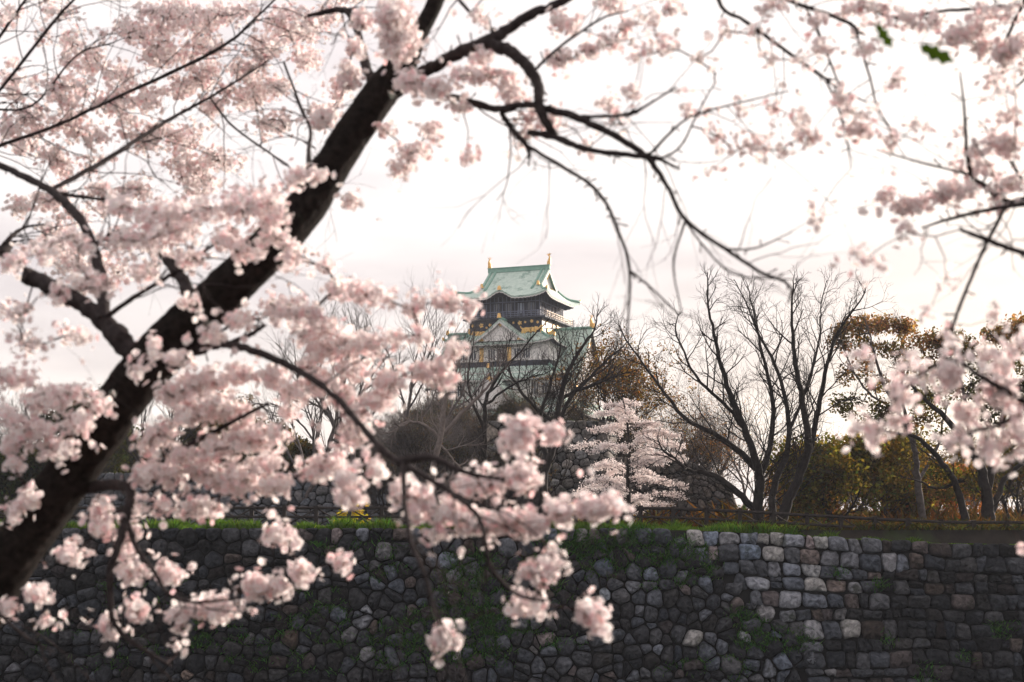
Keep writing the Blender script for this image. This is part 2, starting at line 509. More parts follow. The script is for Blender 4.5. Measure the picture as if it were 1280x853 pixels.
rng = np.random.RandomState(11)
def px_of(u, v):
    return 640 + u * F / YW, HOR - (v - CZ) * F / YW
def rubble(u, v):
    x, y = px_of(u, v)
    edge = 850 + np.clip((y - 665) * 1.15, 0, 150) + 25 * (vnoise(y * 0.05, 3) - 0.5)
    if x > edge: return 0.0
    return 0.9 if x > 420 else 0.55
def wall_point(u, v, d):
    tz = top_z(u)
    z = v + tz * smooth(-6, 0, v)
    y = YW + 0.14 * z - d + 0.25 * (vnoise(u * 0.12, v * 0.2 + 7) - 0.5)
    return np.stack([u, y, z], -1)
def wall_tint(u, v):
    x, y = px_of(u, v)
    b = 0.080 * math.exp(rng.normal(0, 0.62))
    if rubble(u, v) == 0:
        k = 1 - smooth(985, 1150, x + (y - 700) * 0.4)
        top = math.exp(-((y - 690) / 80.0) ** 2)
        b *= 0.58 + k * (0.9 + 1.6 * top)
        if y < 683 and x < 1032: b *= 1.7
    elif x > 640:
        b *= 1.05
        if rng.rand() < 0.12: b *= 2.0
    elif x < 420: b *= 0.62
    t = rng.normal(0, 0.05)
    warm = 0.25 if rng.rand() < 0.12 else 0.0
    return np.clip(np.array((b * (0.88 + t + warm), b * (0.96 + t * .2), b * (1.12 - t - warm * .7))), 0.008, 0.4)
def bw(u):
    x = 640 + u * F / YW
    return 0.80 if x < 850 else 0.98
seeds = course_seeds(rng, -50, 50, -11.5, 0.0, lambda u: 0.78, lambda u: 0.64, lambda u, v: rubble(u, v) * 1.2)
wall = empty('moat_wall', (0, YW, 0), 'long dark dry-stone moat wall, rubble in the middle and squared blocks at right', 'stone wall')
org = np.array((0, YW, 0))
cells = voronoi_cells(rng, seeds, (-50, -11.5, 50, 0.02), 0.07)
cells = [c for c in cells if rubble(*c.mean(0)) > 0]
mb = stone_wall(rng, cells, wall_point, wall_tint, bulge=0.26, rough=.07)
cells = coursed_cells(rng, 5, 50, -11.5, 0.02, 0.72, 0.86, 0.05)
cells = [c for c in cells if rubble(*c.mean(0)) == 0]
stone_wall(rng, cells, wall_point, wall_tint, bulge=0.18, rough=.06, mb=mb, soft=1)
mb.build('stonework', M['stone'], wall, org)
mb = MB()
gu, gv = np.meshgrid(np.linspace(-51, 51, 60), np.linspace(-13, -0.12, 14))
mb.grid(wall_point(gu.ravel(), gv.ravel(), np.full(gu.size, -0.2)).reshape(14, 60, 3))
mb.build('earth_core', M['joint'], wall, org)

def inner_wall(name, label, x0, x1, H, Yd, seed, size, tone, right_in=0.0, dome=False, batter=0.22, cat='stone wall', vert=1.0):
    r = np.random.RandomState(seed)
    S = course_seeds(r, x0, x1, -0.3, H, lambda u: size, lambda u: size * 0.78 * vert, lambda u, v: 0.75)
    def pt(u, v, d):
        k = np.clip(v / H, 0, 1)
        f = (u - x0) / (x1 - x0)
        X = u - right_in * (k ** 0.75) * f
        z = v * (1 - np.clip((f - .32) / .68, 0, 1) ** 2.6) ** .55 if dome else v
        return np.stack([X, Yd + batter * v - d + right_in * 0.6 * f ** 6 * (1 - 0.3 * k) + 2.0 * smooth(0.9, 1.0, f), z], -1)
    def tn(u, v):
        b = tone[0] * math.exp(r.normal(0, 0.28)); t = r.normal(0, 0.04)
        return np.clip(np.array((b * (tone[1] + t), b, b * (tone[2] - t))), 0.01, 0.5)
    o = empty(name, (x0, Yd, 0), label, cat)
    g = np.array((x0, Yd, 0))
    stone_wall(r, voronoi_cells(r, S, (x0, -0.4, x1, H), 0.04), pt, tn, bulge=0.10).build('stonework', M['stone'], o, g)
    mb = MB()
    a, b = np.meshgrid(np.linspace(x0, x1, 40), np.linspace(-0.5, H - 0.05, 10))
    mb.grid(pt(a.ravel(), b.ravel(), np.full(a.size, -0.22)).reshape(10, 40, 3))
    mb.build('earth_core', M['joint'], o, g)
    return o
pxX = lambda x, Y: (x - 640) / F * Y
inner_wall('terrace_wall', 'low blue-grey stone wall behind the yellow shrub and the left fence', pxX(-60,112), pxX(628,112), 4.1, 111.0, 3, 0.85, (0.15, 0.93, 1.12))
inner_wall('bastion_wall', 'tall grey stone bastion below the castle hill, behind the small cherry tree', pxX(606,105), pxX(775,105), 7.8, 104.5, 4, 0.75, (0.19, 1.02, 0.97))
inner_wall('bastion_wall', 'brown stone bastion with sloping right edge beside the large bare trees', pxX(752,98), pxX(940,98), 4.75, 97.6, 5, 0.44, (0.12, 1.10, 0.93), right_in=.5, dome=True, vert=1.6)

# ------------------------------------------------------------------ fence
fy = YW + 2.4
def fyo(x): return -1.5 * smooth(6, 20, np.asarray(x, float))
def fz(x): return float(top_z(x))
fence = empty('wooden_fence', (0, fy, 0), 'low dark wooden post and rail fence along the top of the moat wall', 'fence')
fxs = np.arange(-33.3, 33.4, 1.75)
for i, x in enumerate(fxs):
    m_ = MB(); m_.box((0, 0, 0.54), (0.10, 0.10, 0.66))
    m_.box((0, 0, 1.215), (0.115, 0.115, 0.02))
    o = m_.build('post', M['fence'], fence)
    o.location = (x, float(fyo(x)), fz(x) - 0.02); o.rotation_euler = (rng.normal(0, .015), rng.normal(0, .02), 0)
for zz, r_ in ((1.08, 0.095), (0.6, 0.075)):
    m_ = MB()
    p = np.stack([fxs, fyo(fxs) - 0.02, top_z(fxs) + zz + rng.normal(0, .012, len(fxs))], 1)
    m_.tube(p, np.full(len(p), r_), 6)
    m_.build('rail', M['fence'], fence)
m_ = MB()
for a, b in zip(fxs[:-1], fxs[1:]):
    m_.tube([(a + .08, 0.03 + fyo(a), fz(a) + .14), (b - .08, 0.03 + fyo(b), fz(b) + 1.0)], [0.04, 0.04], 5)
    m_.tube([(a + .08, 0.05 + fyo(a), fz(a) + 1.0), (b - .08, 0.05 + fyo(b), fz(b) + .14)], [0.04, 0.04], 5)
m_.build('lattice_brace', M['fence'], fence)

# ------------------------------------------------------------------ grass and weeds
def blades(mb, base, h, wd, tint, lean=0.35, r=rng):
    n = len(base)
    an = r.rand(n) * 2 * math.pi
    side = np.stack([np.cos(an), np.sin(an), np.zeros(n)], 1) * wd[:,None] * 0.5
    ln = np.stack([r.normal(0, lean, n), r.normal(0, lean, n) - 0.1, np.ones(n)], 1) * h[:,None]
    mid = base + ln * 0.55
    tip = base + ln * np.array((1.25, 1.25, 1.0))
    V = np.stack([base - side, base + side, mid + side * 0.8, tip, mid - side * 0.8], 1).reshape(-1, 3)
    mb.add(V, np.arange(5 * n).reshape(n, 5), 0, tint)
def tint_green(n, r, c=(0.085,0.15,0.028), s=0.25):
    k = np.exp(r.normal(0, s, n))[:,None]
    t = np.array(c)[None] * k
    t[:,0] *= 1 + r.normal(0, .2, n)
    return np.clip(t, 0.005, 0.5)
mb = MB()
n = 60000
gx_ = rng.uniform(-46, 46, n); gyo = rng.rand(n) ** 1.4 * 3.4
base = np.stack([gx_, YW + 0.05 + gyo, top_z(gx_) - 0.05], 1)
pat = vnoise(gx_ * 0.9, gyo * 0.5 + 20)
hh = (0.14 + 0.30 * rng.rand(n)) * (0.15 + 2.1 * np.clip(pat - .18, 0, 1) * (0.6 + .8 * vnoise(gx_ * 2.7, gyo))) * np.where(gx_ > 17, 0.55, 1.0)
blades(mb, base, hh, 0.03 + 0.03 * rng.rand(n), tint_green(n, rng, (0.10,0.18,0.028)) * (0.85 + .55 * vnoise(gx_ * .7 + 9, gyo))[:,None] * np.where(rng.rand(n) < .12, 1, 1)[:,None])
tag(mb.build('grass', M['grass']), 'bright green grass along the top edge of the moat wall', None, None, 'stuff')
mb = MB()
n = 12000
ux = rng.uniform(3, 50, n); uy = YW + 3.6 + rng.rand(n) ** 1.5 * 24
ub = np.stack([ux, uy, ground_z(ux, uy) - .03], 1)
uh = (.12 + .55 * rng.rand(n) ** 2) * (.4 + 1.1 * vnoise(ux * .5, uy * .5)) * np.where(uy < YW + 3.5, .55, 1)
ut = tint_green(n, rng, (.05,.05,.018), .3)
br = rng.rand(n) < .5; ut[br] = ut[br] * np.array((1.7,.85,.7))
blades(mb, ub, uh, .10 + .12 * rng.rand(n), ut, .7)
n = 16000
ux = rng.uniform(12, 50, n); uy = YW + .1 + rng.rand(n) * 4.2
ub = np.stack([ux, uy, ground_z(ux, uy) - .03], 1)
uh = (.08 + .26 * rng.rand(n) ** 1.5) * (.35 + 1.3 * vnoise(ux * .8, uy * .9))
ut = tint_green(n, rng, (.040,.048,.016), .4) * (.6 + .9 * vnoise(ux * .35 + 4, uy))[:,None]
br = rng.rand(n) < .4; ut[br] = ut[br] * np.array((1.6,.9,.8))
blades(mb, ub, uh, .05 + .07 * rng.rand(n), ut, .8)
n = 9000
ux = rng.uniform(9, 62, n); uy = rng.uniform(92, 135, n)
ub = np.stack([ux, uy, ground_z(ux, uy) - .03], 1)
uh = (.5 + 1.2 * rng.rand(n)) * (.35 + 1.2 * vnoise(ux * .35, uy * .2))
ut = tint_green(n, rng, (.075,.055,.022), .35)
br = rng.rand(n) < .5; ut[br] = ut[br] * np.array((1.7,1.0,.8))
blades(mb, ub, uh, .12 + .14 * rng.rand(n), ut, .5)
tag(mb.build('undergrowth', M['grass']), 'brown and dark green undergrowth on the terrace under the trees at right', None, None, 'stuff')
mb = MB()
patches = [(590,740,45,55,120),(560,790,60,40,110),(615,800,30,30,30),(800,690,90,22,80),(770,672,60,10,45),(745,700,20,28,25),(860,700,35,25,20),(640,775,25,25,20),(940,790,28,20,26),(920,770,14,14,12),(690,740,22,15,12),(985,800,20,16,14),(830,720,30,20,16),(500,800,40,30,26),(700,790,30,20,10),(180,740,60,30,14),(320,800,70,30,22),(400,760,40,30,14),(120,800,80,30,16),(1090,722,8,5,4),(1037,708,7,4,4),(1240,785,16,12,7),(1140,835,20,8,5),(1190,820,14,8,4),(475,700,50,25,12),(700,680,30,10,22),(1090,795,8,5,3),(660,700,40,10,10),(880,830,60,15,12),(400,800,70,40,26),(250,790,50,30,12),(420,690,40,10,8)]
nb = 0
for (x, y, rx, ry, k) in patches:
    for _ in range(k):
        a = rng.rand() * 6.283; q = math.sqrt(rng.rand())
        px, py = x + rx * q * math.cos(a), y + ry * q * math.sin(a)
        u, v = (px - 640) * YW / F, CZ - (py - HOR) * YW / F
        if v > -0.1: v = -0.15
        c = wall_point(np.array([u]), np.array([v]), np.array([0.12]))[0]
        m = rng.randint(16, 34); sz = 0.16 + 0.16 * rng.rand()
        b_ = c + rng.normal(0, 1, (m, 3)) * np.array((sz, 0.05, sz * 0.6))
        blades(mb, b_, (0.10 + 0.18 * rng.rand(m)), np.full(m, 0.05), tint_green(m, rng, (0.06,0.15,0.035), 0.35), 0.8)
tag(mb.build('weeds', M['grass']), 'green weeds growing out of the joints of the moat wall', None, None, 'stuff')

# ------------------------------------------------------------------ castle keep
TH = R(-21)
KX, KY, KZ = (649 - 640) / F * 230, 230.0, 9.0
keep = empty('castle_keep', (KX, KY, KZ), 'white Japanese castle keep with stepped green copper roofs and gold ornaments', 'castle', None, TH)
def zl(z): return z - KZ
SK = [M['copper'], M['soffit'], M['plaster'], M['gold']]
def skirt(name, a0, b0, z0, a1, b1, z1, lift, karahafu=0.0, parent=keep):
    """four concave hip slopes between an inner and an outer rectangle, with eave edge and dark underside"""
    mb = MB()
    for k in range(4):
        ai, bi, ao, bo = (a0, b0, a1, b1) if k % 2 == 0 else (b0, a0, b1, a1)
        nu = int(ao * 2 / 0.30) | 1
        u = np.linspace(-1, 1, nu)[None]; t = np.linspace(0, 1, 9)[:,None]
        X = u * (ai + (ao - ai) * t); Y = -(bi + (bo - bi) * t) + 0 * u
        Z = z0 + (z1 - z0) * (1 - (1 - t) ** 1.5) + lift * np.abs(u) ** 4 * t ** 2
        if karahafu and k == 0:
            Z = Z + karahafu * np.cos(np.clip(X / 2.7, -1, 1) * math.pi / 2) ** 2 * t ** 3
        Z = Z + np.where(np.arange(nu) % 2 == 0, 0.05, -0.03)[None]
        def rot(V):
            for _ in range(k): V = np.stack([-V[...,1], V[...,0], V[...,2]], -1)
            return V + np.array((0, 0, -KZ))
        V = np.stack([X, Y, Z], -1)
        mb.grid(rot(V), 0)
        E = V[-1]
        E2 = E + np.array((0, 0.06, -0.22)); E3 = E2 + np.array((0, 0.02, -0.02)); E4 = E3 + np.array((0, 0.05, -0.16))
        mb.grid(rot(np.stack([E, E2])), 0, flat=True)
        mb.grid(rot(np.stack([E3, E4])), 2, flat=True)
        I = np.stack([u[0] * ai, np.full(nu, -bi), np.full(nu, z1 - 0.1)], -1)
        mid = E4 * 0.5 + I * 0.5 + np.array((0, 0, 0.1))
        mb.grid(rot(np.stack([E4, mid, I])), 1)
    o = mb.build(name, SK, parent)
    return o
def corner_ridges(a0, b0, z0, a1, b1, z1, lift, parent):
    for sx in (-1, 1):
        for sy in (-1, 1):
            mb = MB()
            t = np.linspace(0, 1, 9)
            p = np.stack([sx * (a0 + (a1 - a0) * t), sy * (b0 + (b1 - b0) * t), z0 + (z1 - z0) * (1 - (1 - t) ** 1.5) + lift * t ** 2 + 0.1 - KZ], 1)
            mb.tube(p, np.full(9, 0.22), 6)
            mb.tube([p[-1] + (0, 0, -.1), p[-1] + (sx * .15, sy * .15, .35)], [0.26, 0.12], 6, 1)
            mb.build('hip_ridge', [M['copper_ridge'], M['gold']], parent)
def shachi(name, loc, face, s, parent):
    """gilded fish: head down, tail curling up"""
    mb = MB()
    c = [(0.0,0,0.0,.34),(0.02,0,.35,.36),(-.04,0,.75,.30),(-.12,0,1.1,.22),(-.10,0,1.4,.14),(.02,0,1.65,.08)]
    c = spline(c, 3)
    p = c[:,:3] * s
    p[:,0] *= face
    mb.tube(p + np.array(loc), c[:,3] * s, 8)
    for a, b in ((-.5, .95), (-.15, 1.1), (.25, 1.0), (.55, .75)):
        q = np.array([(0,0,1.5),(a*.5 - .08,.05,1.5 + b*.4),(a,0,1.5 + b*.62),(a*.5 + .08,-.05,1.5 + b*.4)]) * s
        q[:,0] *= face
        mb.add(q + np.array(loc), [(0,1,2,3)])
    for sy in (-1, 1):
        q = np.array([(0,sy*.3,.4),(-.1,sy*.75,.7),(.05,sy*.7,.35)]) * s
        q[:,0] *= face
        mb.add(q + np.array(loc), [(0,1,2)])
    return mb.build(name, M['gold'], parent)
def gable(name, apex_z, base_z, half, x_in, x_out, axis, off=0.0, trim=0.5, parent=keep):
    """a gabled dormer roof running out along axis (0 front, 1 right, 3 left): curved slopes, white face, gilt trim"""
    def rot(V):
        V = np.asarray(V, float)
        for _ in range(axis): V = np.stack([-V[...,1], V[...,0], V[...,2]], -1)
        return V + np.array((0, 0, -KZ))
    mb = MB()
    t = np.linspace(0, 1, 10)
    prof = lambda t: apex_z - (apex_z - base_z) * (1 - (1 - t) ** 1.25)
    nd = max(3, int((x_out - x_in) / 0.3) | 1)
    d = np.linspace(x_in, x_out, nd)
    for s in (-1, 1):
        V = np.stack([off + s * half * t[:,None] + 0 * d[None], -d[None] + 0 * t[:,None], prof(t)[:,None] + np.where(np.arange(nd) % 2, .05, -.03)[None]], -1)
        mb.grid(rot(V), 0)
        f0 = V[:, -1]; f1 = f0 + np.array((0, 0, -0.32)); f2 = f1 + np.array((0, .02, -.3))
        mb.grid(rot(np.stack([f0, f1])), 0, flat=True)
        mb.grid(rot(np.stack([f1 + np.array((0,-.03,0)), f2])), 2, flat=True)
        mb.grid(rot(np.stack([f1, f1 + np.array((0, 1.2, 0))])), 1)
    r = mb.build(name, SK, parent)
    mb = MB()
    w_ = half * 0.97
    T = np.linspace(-1, 1, 21)
    topc = np.stack([off + w_ * T, np.full(21, -(x_out - trim)), prof(np.abs(T)) - 0.3], 1)
    bot = topc.copy(); bot[:,2] = base_z - 0.25
    mb.grid(rot(np.stack([bot, topc])), 0, flat=True)
    g = mb.build('gable_face', M['plaster'], r)
    mb = MB()
    mb.tube(rot([(off, -(x_in), apex_z + .12), (off, -(x_out + .1), apex_z + .16)]), [.24, .26], 6)
    mb.build('gable_ridge', M['copper_ridge'], r)
    mb = MB()
    c = rot(np.array([(off, -(x_out - trim + .05), apex_z - (apex_z - base_z) * .27)]))[0]
    hs = 0.11 * half
    pts = rot(np.array([(off + hs * math.cos(a) * (1.25 if i % 2 else .8), -(x_out - trim + .12), apex_z - (apex_z - base_z) * .2 + hs * math.sin(a) * (1.25 if i % 2 else .8)) for i, a in enumerate(np.arange(12) * math.pi / 6)]))
    mb.add(pts, [tuple(range(12))], 0, flat=True)
    mb.build('gilt_crest', M['gold'], r)
    for s in (-1, 1):
        mb = MB()
        q = [(off + s * half * .93, -(x_out - trim + .12), base_z - .2), (off + s * half * .60, -(x_out - trim + .12), base_z - .2), (off + s * half * .66, -(x_out - trim + .12), base_z + .25), (off + s * half * .82, -(x_out - trim + .12), base_z + .2)]
        mb.add(rot(q), [(0,1,2,3)], flat=True)
        mb.build('gilt_corner', M['gold'], r)
    mb = MB()
    mb.tube(rot([(off, -(x_out + .1), apex_z + .1), (off, -(x_out + .12), apex_z + .85)]), [.38, .22], 6)
    mb.build('gilt_ornament', M['gold'], r)
    return r
def storey(name, a, b, z0, z1, m, parent=keep):
    mb = MB(); mb.box((0, 0, zl((z0 + z1) / 2)), (a, b, (z1 - z0) / 2))
    return mb.build(name, m, parent)
def window(x, z, w_, h_, face, a, b, gl, fr, parent, name='window'):
    """framed window on the front (face 0) or right (face 1) wall"""
    def pt(X, D, Z): return (X, -(b + D), Z) if face == 0 else (a + D, X, Z)
    mb = MB()
    def bx(X, Z, hw, hh, D, hd):
        c = pt(X, D, zl(Z)); mb.box(c, (hw, hd, hh) if face == 0 else (hd, hw, hh))
    t = .07
    bx(x - w_ / 2, z, t, h_ / 2 + t, .04, .06); bx(x + w_ / 2, z, t, h_ / 2 + t, .04, .06)
    bx(x, z - h_ / 2, w_ / 2 - t, t, .04, .058); bx(x, z + h_ / 2, w_ / 2 - t, t, .04, .058)
    for k in (-.17, .17): bx(x + k * w_, z, .035, h_ / 2 - t, .035, .045)
    o = mb.build(name, fr, parent)
    mb = MB()
    c = pt(x, .012, zl(z)); mb.box(c, (w_ / 2 - .02, .01, h_ / 2 - .02) if face == 0 else (.01, w_ / 2 - .02, h_ / 2 - .02))
    mb.build('pane', gl, o)

# stone base
mb = MB()
t = np.linspace(0, 1, 8)
for k in range(4):
    u = np.linspace(-1, 1, 40)
    a = (16.5 - 3.5 * t ** 0.7)
    V = np.stack([u[None] * a[:,None], -a[:,None] + 0 * u[None], (t * 8 - 3.0)[:,None] + 0 * u[None]], -1)
    for _ in range(k): V = np.stack([-V[...,1], V[...,0], V[...,2]], -1)
    mb.grid(V)
mb.build('stone_base', M['grey_bark'], keep)
storey('wall', 12.6, 11.6, 13.5, 17.8, M['plaster'])
skirt('roof', 10.6, 9.6, 19.2, 14.2, 13.2, 16.6, .9)
w3 = storey('wall', 10.5, 9.5, 18.0, 23.3, M['plaster'])
r3 = skirt('roof', 8.0, 8.0, 24.4, 11.6, 11.6, 22.2, .9)
corner_ridges(8.0, 8.0, 24.4, 11.6, 11.6, 22.2, .9, r3)
w2 = storey('wall', 8.0, 8.0, 23.9, 28.6, M['plaster'])
mb = MB(); mb.box((0, 0, zl(24.65)), (8.06, 8.06, .55)); mb.build('dark_band', M['lacquer'], w2)
for x in (-6.4, -4.9, -1.6, -0.1, 2.8, 4.3): window(x, 26.35, 1.25, 1.7, 0, 8.0, 8.0, M['glass'], M['plaster'], w2)
for x in (-4, -2.4, 2.4, 4): window(x, 26.35, 1.25, 1.7, 1, 8.0, 8.0, M['glass'], M['plaster'], w2)
for x in (-8, -6.2, -2, 2, 6.2, 8): window(x, 20.6, 1.3, 1.9, 0, 10.5, 9.5, M['glass'], M['plaster'], w3)
for x in (-3.3, 1.4):
    mb = MB(); mb.box((x, -8.1, zl(26.3)), (.32, .07, 1.1)); mb.build('gilt_plate', M['gold'], w2)
r2 = skirt('roof', 6.2, 6.2, 29.8, 9.3, 9.3, 28.0, .8)
corner_ridges(6.2, 6.2, 29.8, 9.3, 9.3, 28.0, .8, r2)
gable('gable_roof', 31.8, 28.6, 4.6, 6.0, 9.3, 0, off=.2)
g1 = gable('gable_roof', 30.8, 21.2, 9.2, 6.0, 12.6, 1, trim=.7)
shachi('roof_ornament', (12.4, 0, zl(31.1)), 1, .95, g1)
gable('gable_roof', 30.8, 21.2, 9.2, 6.0, 12.6, 3, trim=.7)
gable('gable_roof', 23.5, 17.6, 5.6, 8.0, 13.2, 0, off=0)
# black tiger storey
wt = storey('black_wall', 6.2, 6.2, 28.8, 32.1, M['lacquer'])
def relief(name, outline, thick, frame, parent, m=M['gold']):
    """outline (x, z) extruded a little off the front or right wall"""
    q = np.array(outline, float)
    n = len(q)
    f0 = np.array([frame(x, z, .02) for x, z in q]); f1 = np.array([frame(x, z, thick) for x, z in q])
    mb = MB()
    mb.add(np.vstack([f0, f1]), [(i, (i + 1) % n, n + (i + 1) % n, n + i) for i in range(n)], 0, flat=True)
    mb.add(f1, [tuple(range(n))], 0, flat=True)
    return mb.build(name, m, parent)
TIGER = [(-1.5,.25),(-1.62,.05),(-1.5,-.12),(-1.2,-.1),(-1.1,-.35),(-1.35,-.62),(-1.05,-.66),(-.8,-.35),(-.35,-.3),(-.25,-.55),(-.5,-.68),(-.1,-.7),(.05,-.35),(.6,-.3),(.75,-.55),(.5,-.7),(.95,-.7),(1.1,-.4),(1.3,-.6),(1.15,-.72),(1.55,-.7),(1.5,-.2),(1.35,.1),(1.65,.3),(1.75,.6),(1.6,.72),(1.55,.45),(1.2,.3),(.7,.42),(.1,.36),(-.4,.45),(-.75,.38),(-.95,.58),(-1.1,.45),(-1.35,.5)]
fr0 = lambda cx, cz, s, fl: (lambda x, z, d: (cx + fl * x * s, -(6.2 + d), zl(cz) + z * s))
fr1 = lambda cy, cz, s, fl: (lambda x, z, d: (6.2 + d, cy + fl * x * s, zl(cz) + z * s))
relief('gilt_tiger', TIGER, .16, fr0(-4.35, 29.95, .95, 1), wt)
relief('gilt_tiger', TIGER, .16, fr0(4.2, 30.25, .95, -1), wt)
relief('gilt_tiger', TIGER, .16, fr1(-2.6, 30.2, .95, 1), wt)
relief('gilt_tiger', TIGER, .16, fr1(2.8, 30.2, .95, -1), wt)
FL = [(math.cos(a) * (1 if i % 2 else .62), math.sin(a) * (1 if i % 2 else .62)) for i, a in enumerate(np.arange(10) * math.pi / 5)]
for x, z, s in ((-5.6,31.3,.3),(-4.1,31.3,.45),(-2.6,31.3,.3),(-3.2,30.9,.2),(2.5,31.4,.42),(3.4,31.5,.22),(4.5,31.6,.34),(5.5,31.4,.26),(1.4,31.5,.22),(3.0,30.4,.2),(5.7,29.3,.4),(-5.8,29.2,.35),(5.9,30.5,.3)):
    relief('gilt_crest', FL, .12, fr0(x, z, s, 1), wt)
for y, z, s in ((-4.3,31.4,.4),(-1,31.4,.4),(1,31.4,.4),(4.2,31.4,.4)):
    relief('gilt_crest', FL, .12, fr1(y, z, s, 1), wt)
for c_, h_ in (((-6.2, -6.24, zl(29.9)), (.16, .06, 1.0)), ((6.1, -6.24, zl(29.9)), (.16, .06, 1.0)), ((6.24, -5.9, zl(29.6)), (.06, .3, .8)), ((6.24, 5.9, zl(29.6)), (.06, .3, .8))):
    mb = MB(); mb.box(c_, h_); mb.build('gilt_plate', M['gold'], wt)
# balcony with railing
mb = MB(); mb.box((0, 0, zl(32.22)), (7.0, 7.0, .12))
bal = mb.build('balcony', M['soffit'], keep)
for face in range(4):
    mb = MB()
    A, B = 6.9, 6.9
    def rr(x, y, z):
        v = (x, y)
        for _ in range(face): v = (-v[1], v[0])
        return (v[0], v[1], zl(z))
    for z, r_ in ((32.55,.05),(32.85,.05),(33.2,.075)):
        mb.tube([rr(-A - .3, -B, z), rr(A + .3, -B, z)], [r_, r_], 6)
    for x in np.linspace(-A, A, 13):
        mb.tube([rr(x, -B, 32.34), rr(x, -B, 33.32)], [.065, .065], 5)
    mb.build('railing', M['rail'] if face in (0, 2) else M['lit_rail'], bal)
# top storey
ts = storey('black_wall', 5.6, 5.6, 32.34, 36.4, M['soffit'])
mb = MB()
for x in np.linspace(-5.6, 5.6, 17): mb.box((x, -5.64, zl(34.2)), (.06, .05, 1.85))
for y in np.linspace(-5.6, 5.6, 17): mb.box((5.64, y, zl(34.2)), (.05, .06, 1.85))
mb.box((0, -5.66, zl(34.95)), (5.7, .05, .07)); mb.box((5.66, 0, zl(34.95)), (.05, 5.7, .07))
mb.build('mullion', M['rail'], ts)
for x, g_ in ((-3.9,0),(-1.75,0),(.35,0),(2.45,1),(4.2,0)):
    window(x, 33.9, 1.25, 1.75, 0, 5.6, 5.6, M['pale_glass'] if g_ else M['glass'], M['soffit'], ts)
for y in (-4.2, -1.6, 1.0, 3.6): window(y, 33.9, 1.25, 1.6, 1, 5.6, 5.6, M['glass'], M['soffit'], ts)
# top hip-and-gable roof
zr, ze, rl, bo, ao = 41.0, 35.5, 5.3, 8.2, 7.7
mb = MB()
s_ = np.linspace(0, 1, 16)
prof = lambda s: zr - (zr - ze) * (1 - (1 - s) ** 1.35)
bin_ = .50
halfx = np.where(s_ < bin_, rl, rl + (ao - rl) * (s_ - bin_) / (1 - bin_))
nu = 53
u = np.linspace(-1, 1, nu)
for sy in (-1, 1):
    X = u[None] * halfx[:,None]; Y = sy * bo * s_[:,None] + 0 * X
    Z = prof(s_)[:,None] + .9 * np.abs(u[None]) ** 5 * smooth(.5, 1, s_)[:,None] ** 2
    if sy < 0: Z = Z + 1.05 * np.cos(np.clip((X + .3) / 2.6, -1, 1) * math.pi / 2) ** 2 * smooth(.55, 1, s_)[:,None] ** 1.5
    Z = Z + np.where(np.arange(nu) % 2, .05, -.03)[None]
    V = np.stack([X, Y, Z - KZ], -1)
    mb.grid(V, 0)
    E = V[-1]; E2 = E + np.array((0, -sy * .06, -.25)); E3 = E2 + np.array((0, -sy * .05, -.16))
    mb.grid(np.stack([E, E2]), 0, flat=True); mb.grid(np.stack([E2 + np.array((0, -sy * .01, 0)), E3]), 2, flat=True)
    I = np.stack([u * 5.6, np.full(nu, sy * 5.6), np.full(nu, zl(35.8))], -1)
    mb.grid(np.stack([E3, E3 * .5 + I * .5 + np.array((0,0,.15)), I]), 1)
for sx in (-1, 1):
    t = np.linspace(0, 1, 8); zm = prof(bin_)
    v = np.linspace(-1, 1, 41)
    sh = bin_ + (1 - bin_) * t
    Y = v[None] * (bo * sh)[:,None]; X = sx * (rl + (ao - rl) * t)[:,None] + 0 * Y
    Z = prof(sh)[:,None] + .9 * np.abs(v[None]) ** 5 * smooth(.5, 1, sh)[:,None] ** 2 + np.where(np.arange(41) % 2, .05, -.03)[None]
    V = np.stack([X, Y, Z - KZ], -1)
    mb.grid(V, 0)
    E = V[-1]; E2 = E + np.array((-sx * .06, 0, -.25)); E3 = E2 + np.array((-sx * .05, 0, -.16))
    mb.grid(np.stack([E, E2]), 0, flat=True); mb.grid(np.stack([E2 + np.array((-sx * .01, 0, 0)), E3]), 2, flat=True)
    I = np.stack([np.full(41, sx * 5.6), v * 5.6, np.full(41, zl(35.8))], -1)
    mb.grid(np.stack([E3, E3 * .5 + I * .5 + np.array((0,0,.15)), I]), 1)
    # verge: roof edge turned down over the gable
    sv = np.linspace(0, bin_, 8)
    for sy in (-1, 1):
        a = np.stack([np.full(8, sx * rl), sy * bo * sv, prof(sv) - KZ], 1)
        mb.grid(np.stack([a, a + np.array((0, 0, -.35))]), 0, flat=True)
        mb.grid(np.stack([a + np.array((sx * .03, 0, -.3)), a + np.array((sx * .03, 0, -.62))]), 2, flat=True)
top = mb.build('roof', SK, keep)
for sx in (-1, 1):
    mb = MB()
    T = np.linspace(-1, 1, 17)
    a = np.stack([np.full(17, sx * (rl - .5)), T * bo * bin_, prof(np.abs(T) * bin_) - .2 - KZ], 1)
    b = a.copy(); b[:,2] = zl(prof(bin_)) - .3
    mb.grid(np.stack([b, a]), 0, flat=True)
    mb.build('gable_face', M['plaster'], top)
    for a_, b_, ra_, rb_ in (((0, zr - .8), (0, zr - 1.7), .55, .12), ((-bo * bin_ * .85, prof(bin_) + .1), (-bo * bin_ * .45, prof(bin_) + .3), .28, .1), ((bo * bin_ * .85, prof(bin_) + .1), (bo * bin_ * .45, prof(bin_) + .3), .28, .1)):
        mb = MB(); mb.tube([(sx * (rl - .42), a_[0], zl(a_[1])), (sx * (rl - .38), b_[0], zl(b_[1]))], [ra_, rb_], 6)
        mb.build('gilt_ornament', M['gold'], top)
mb = MB()
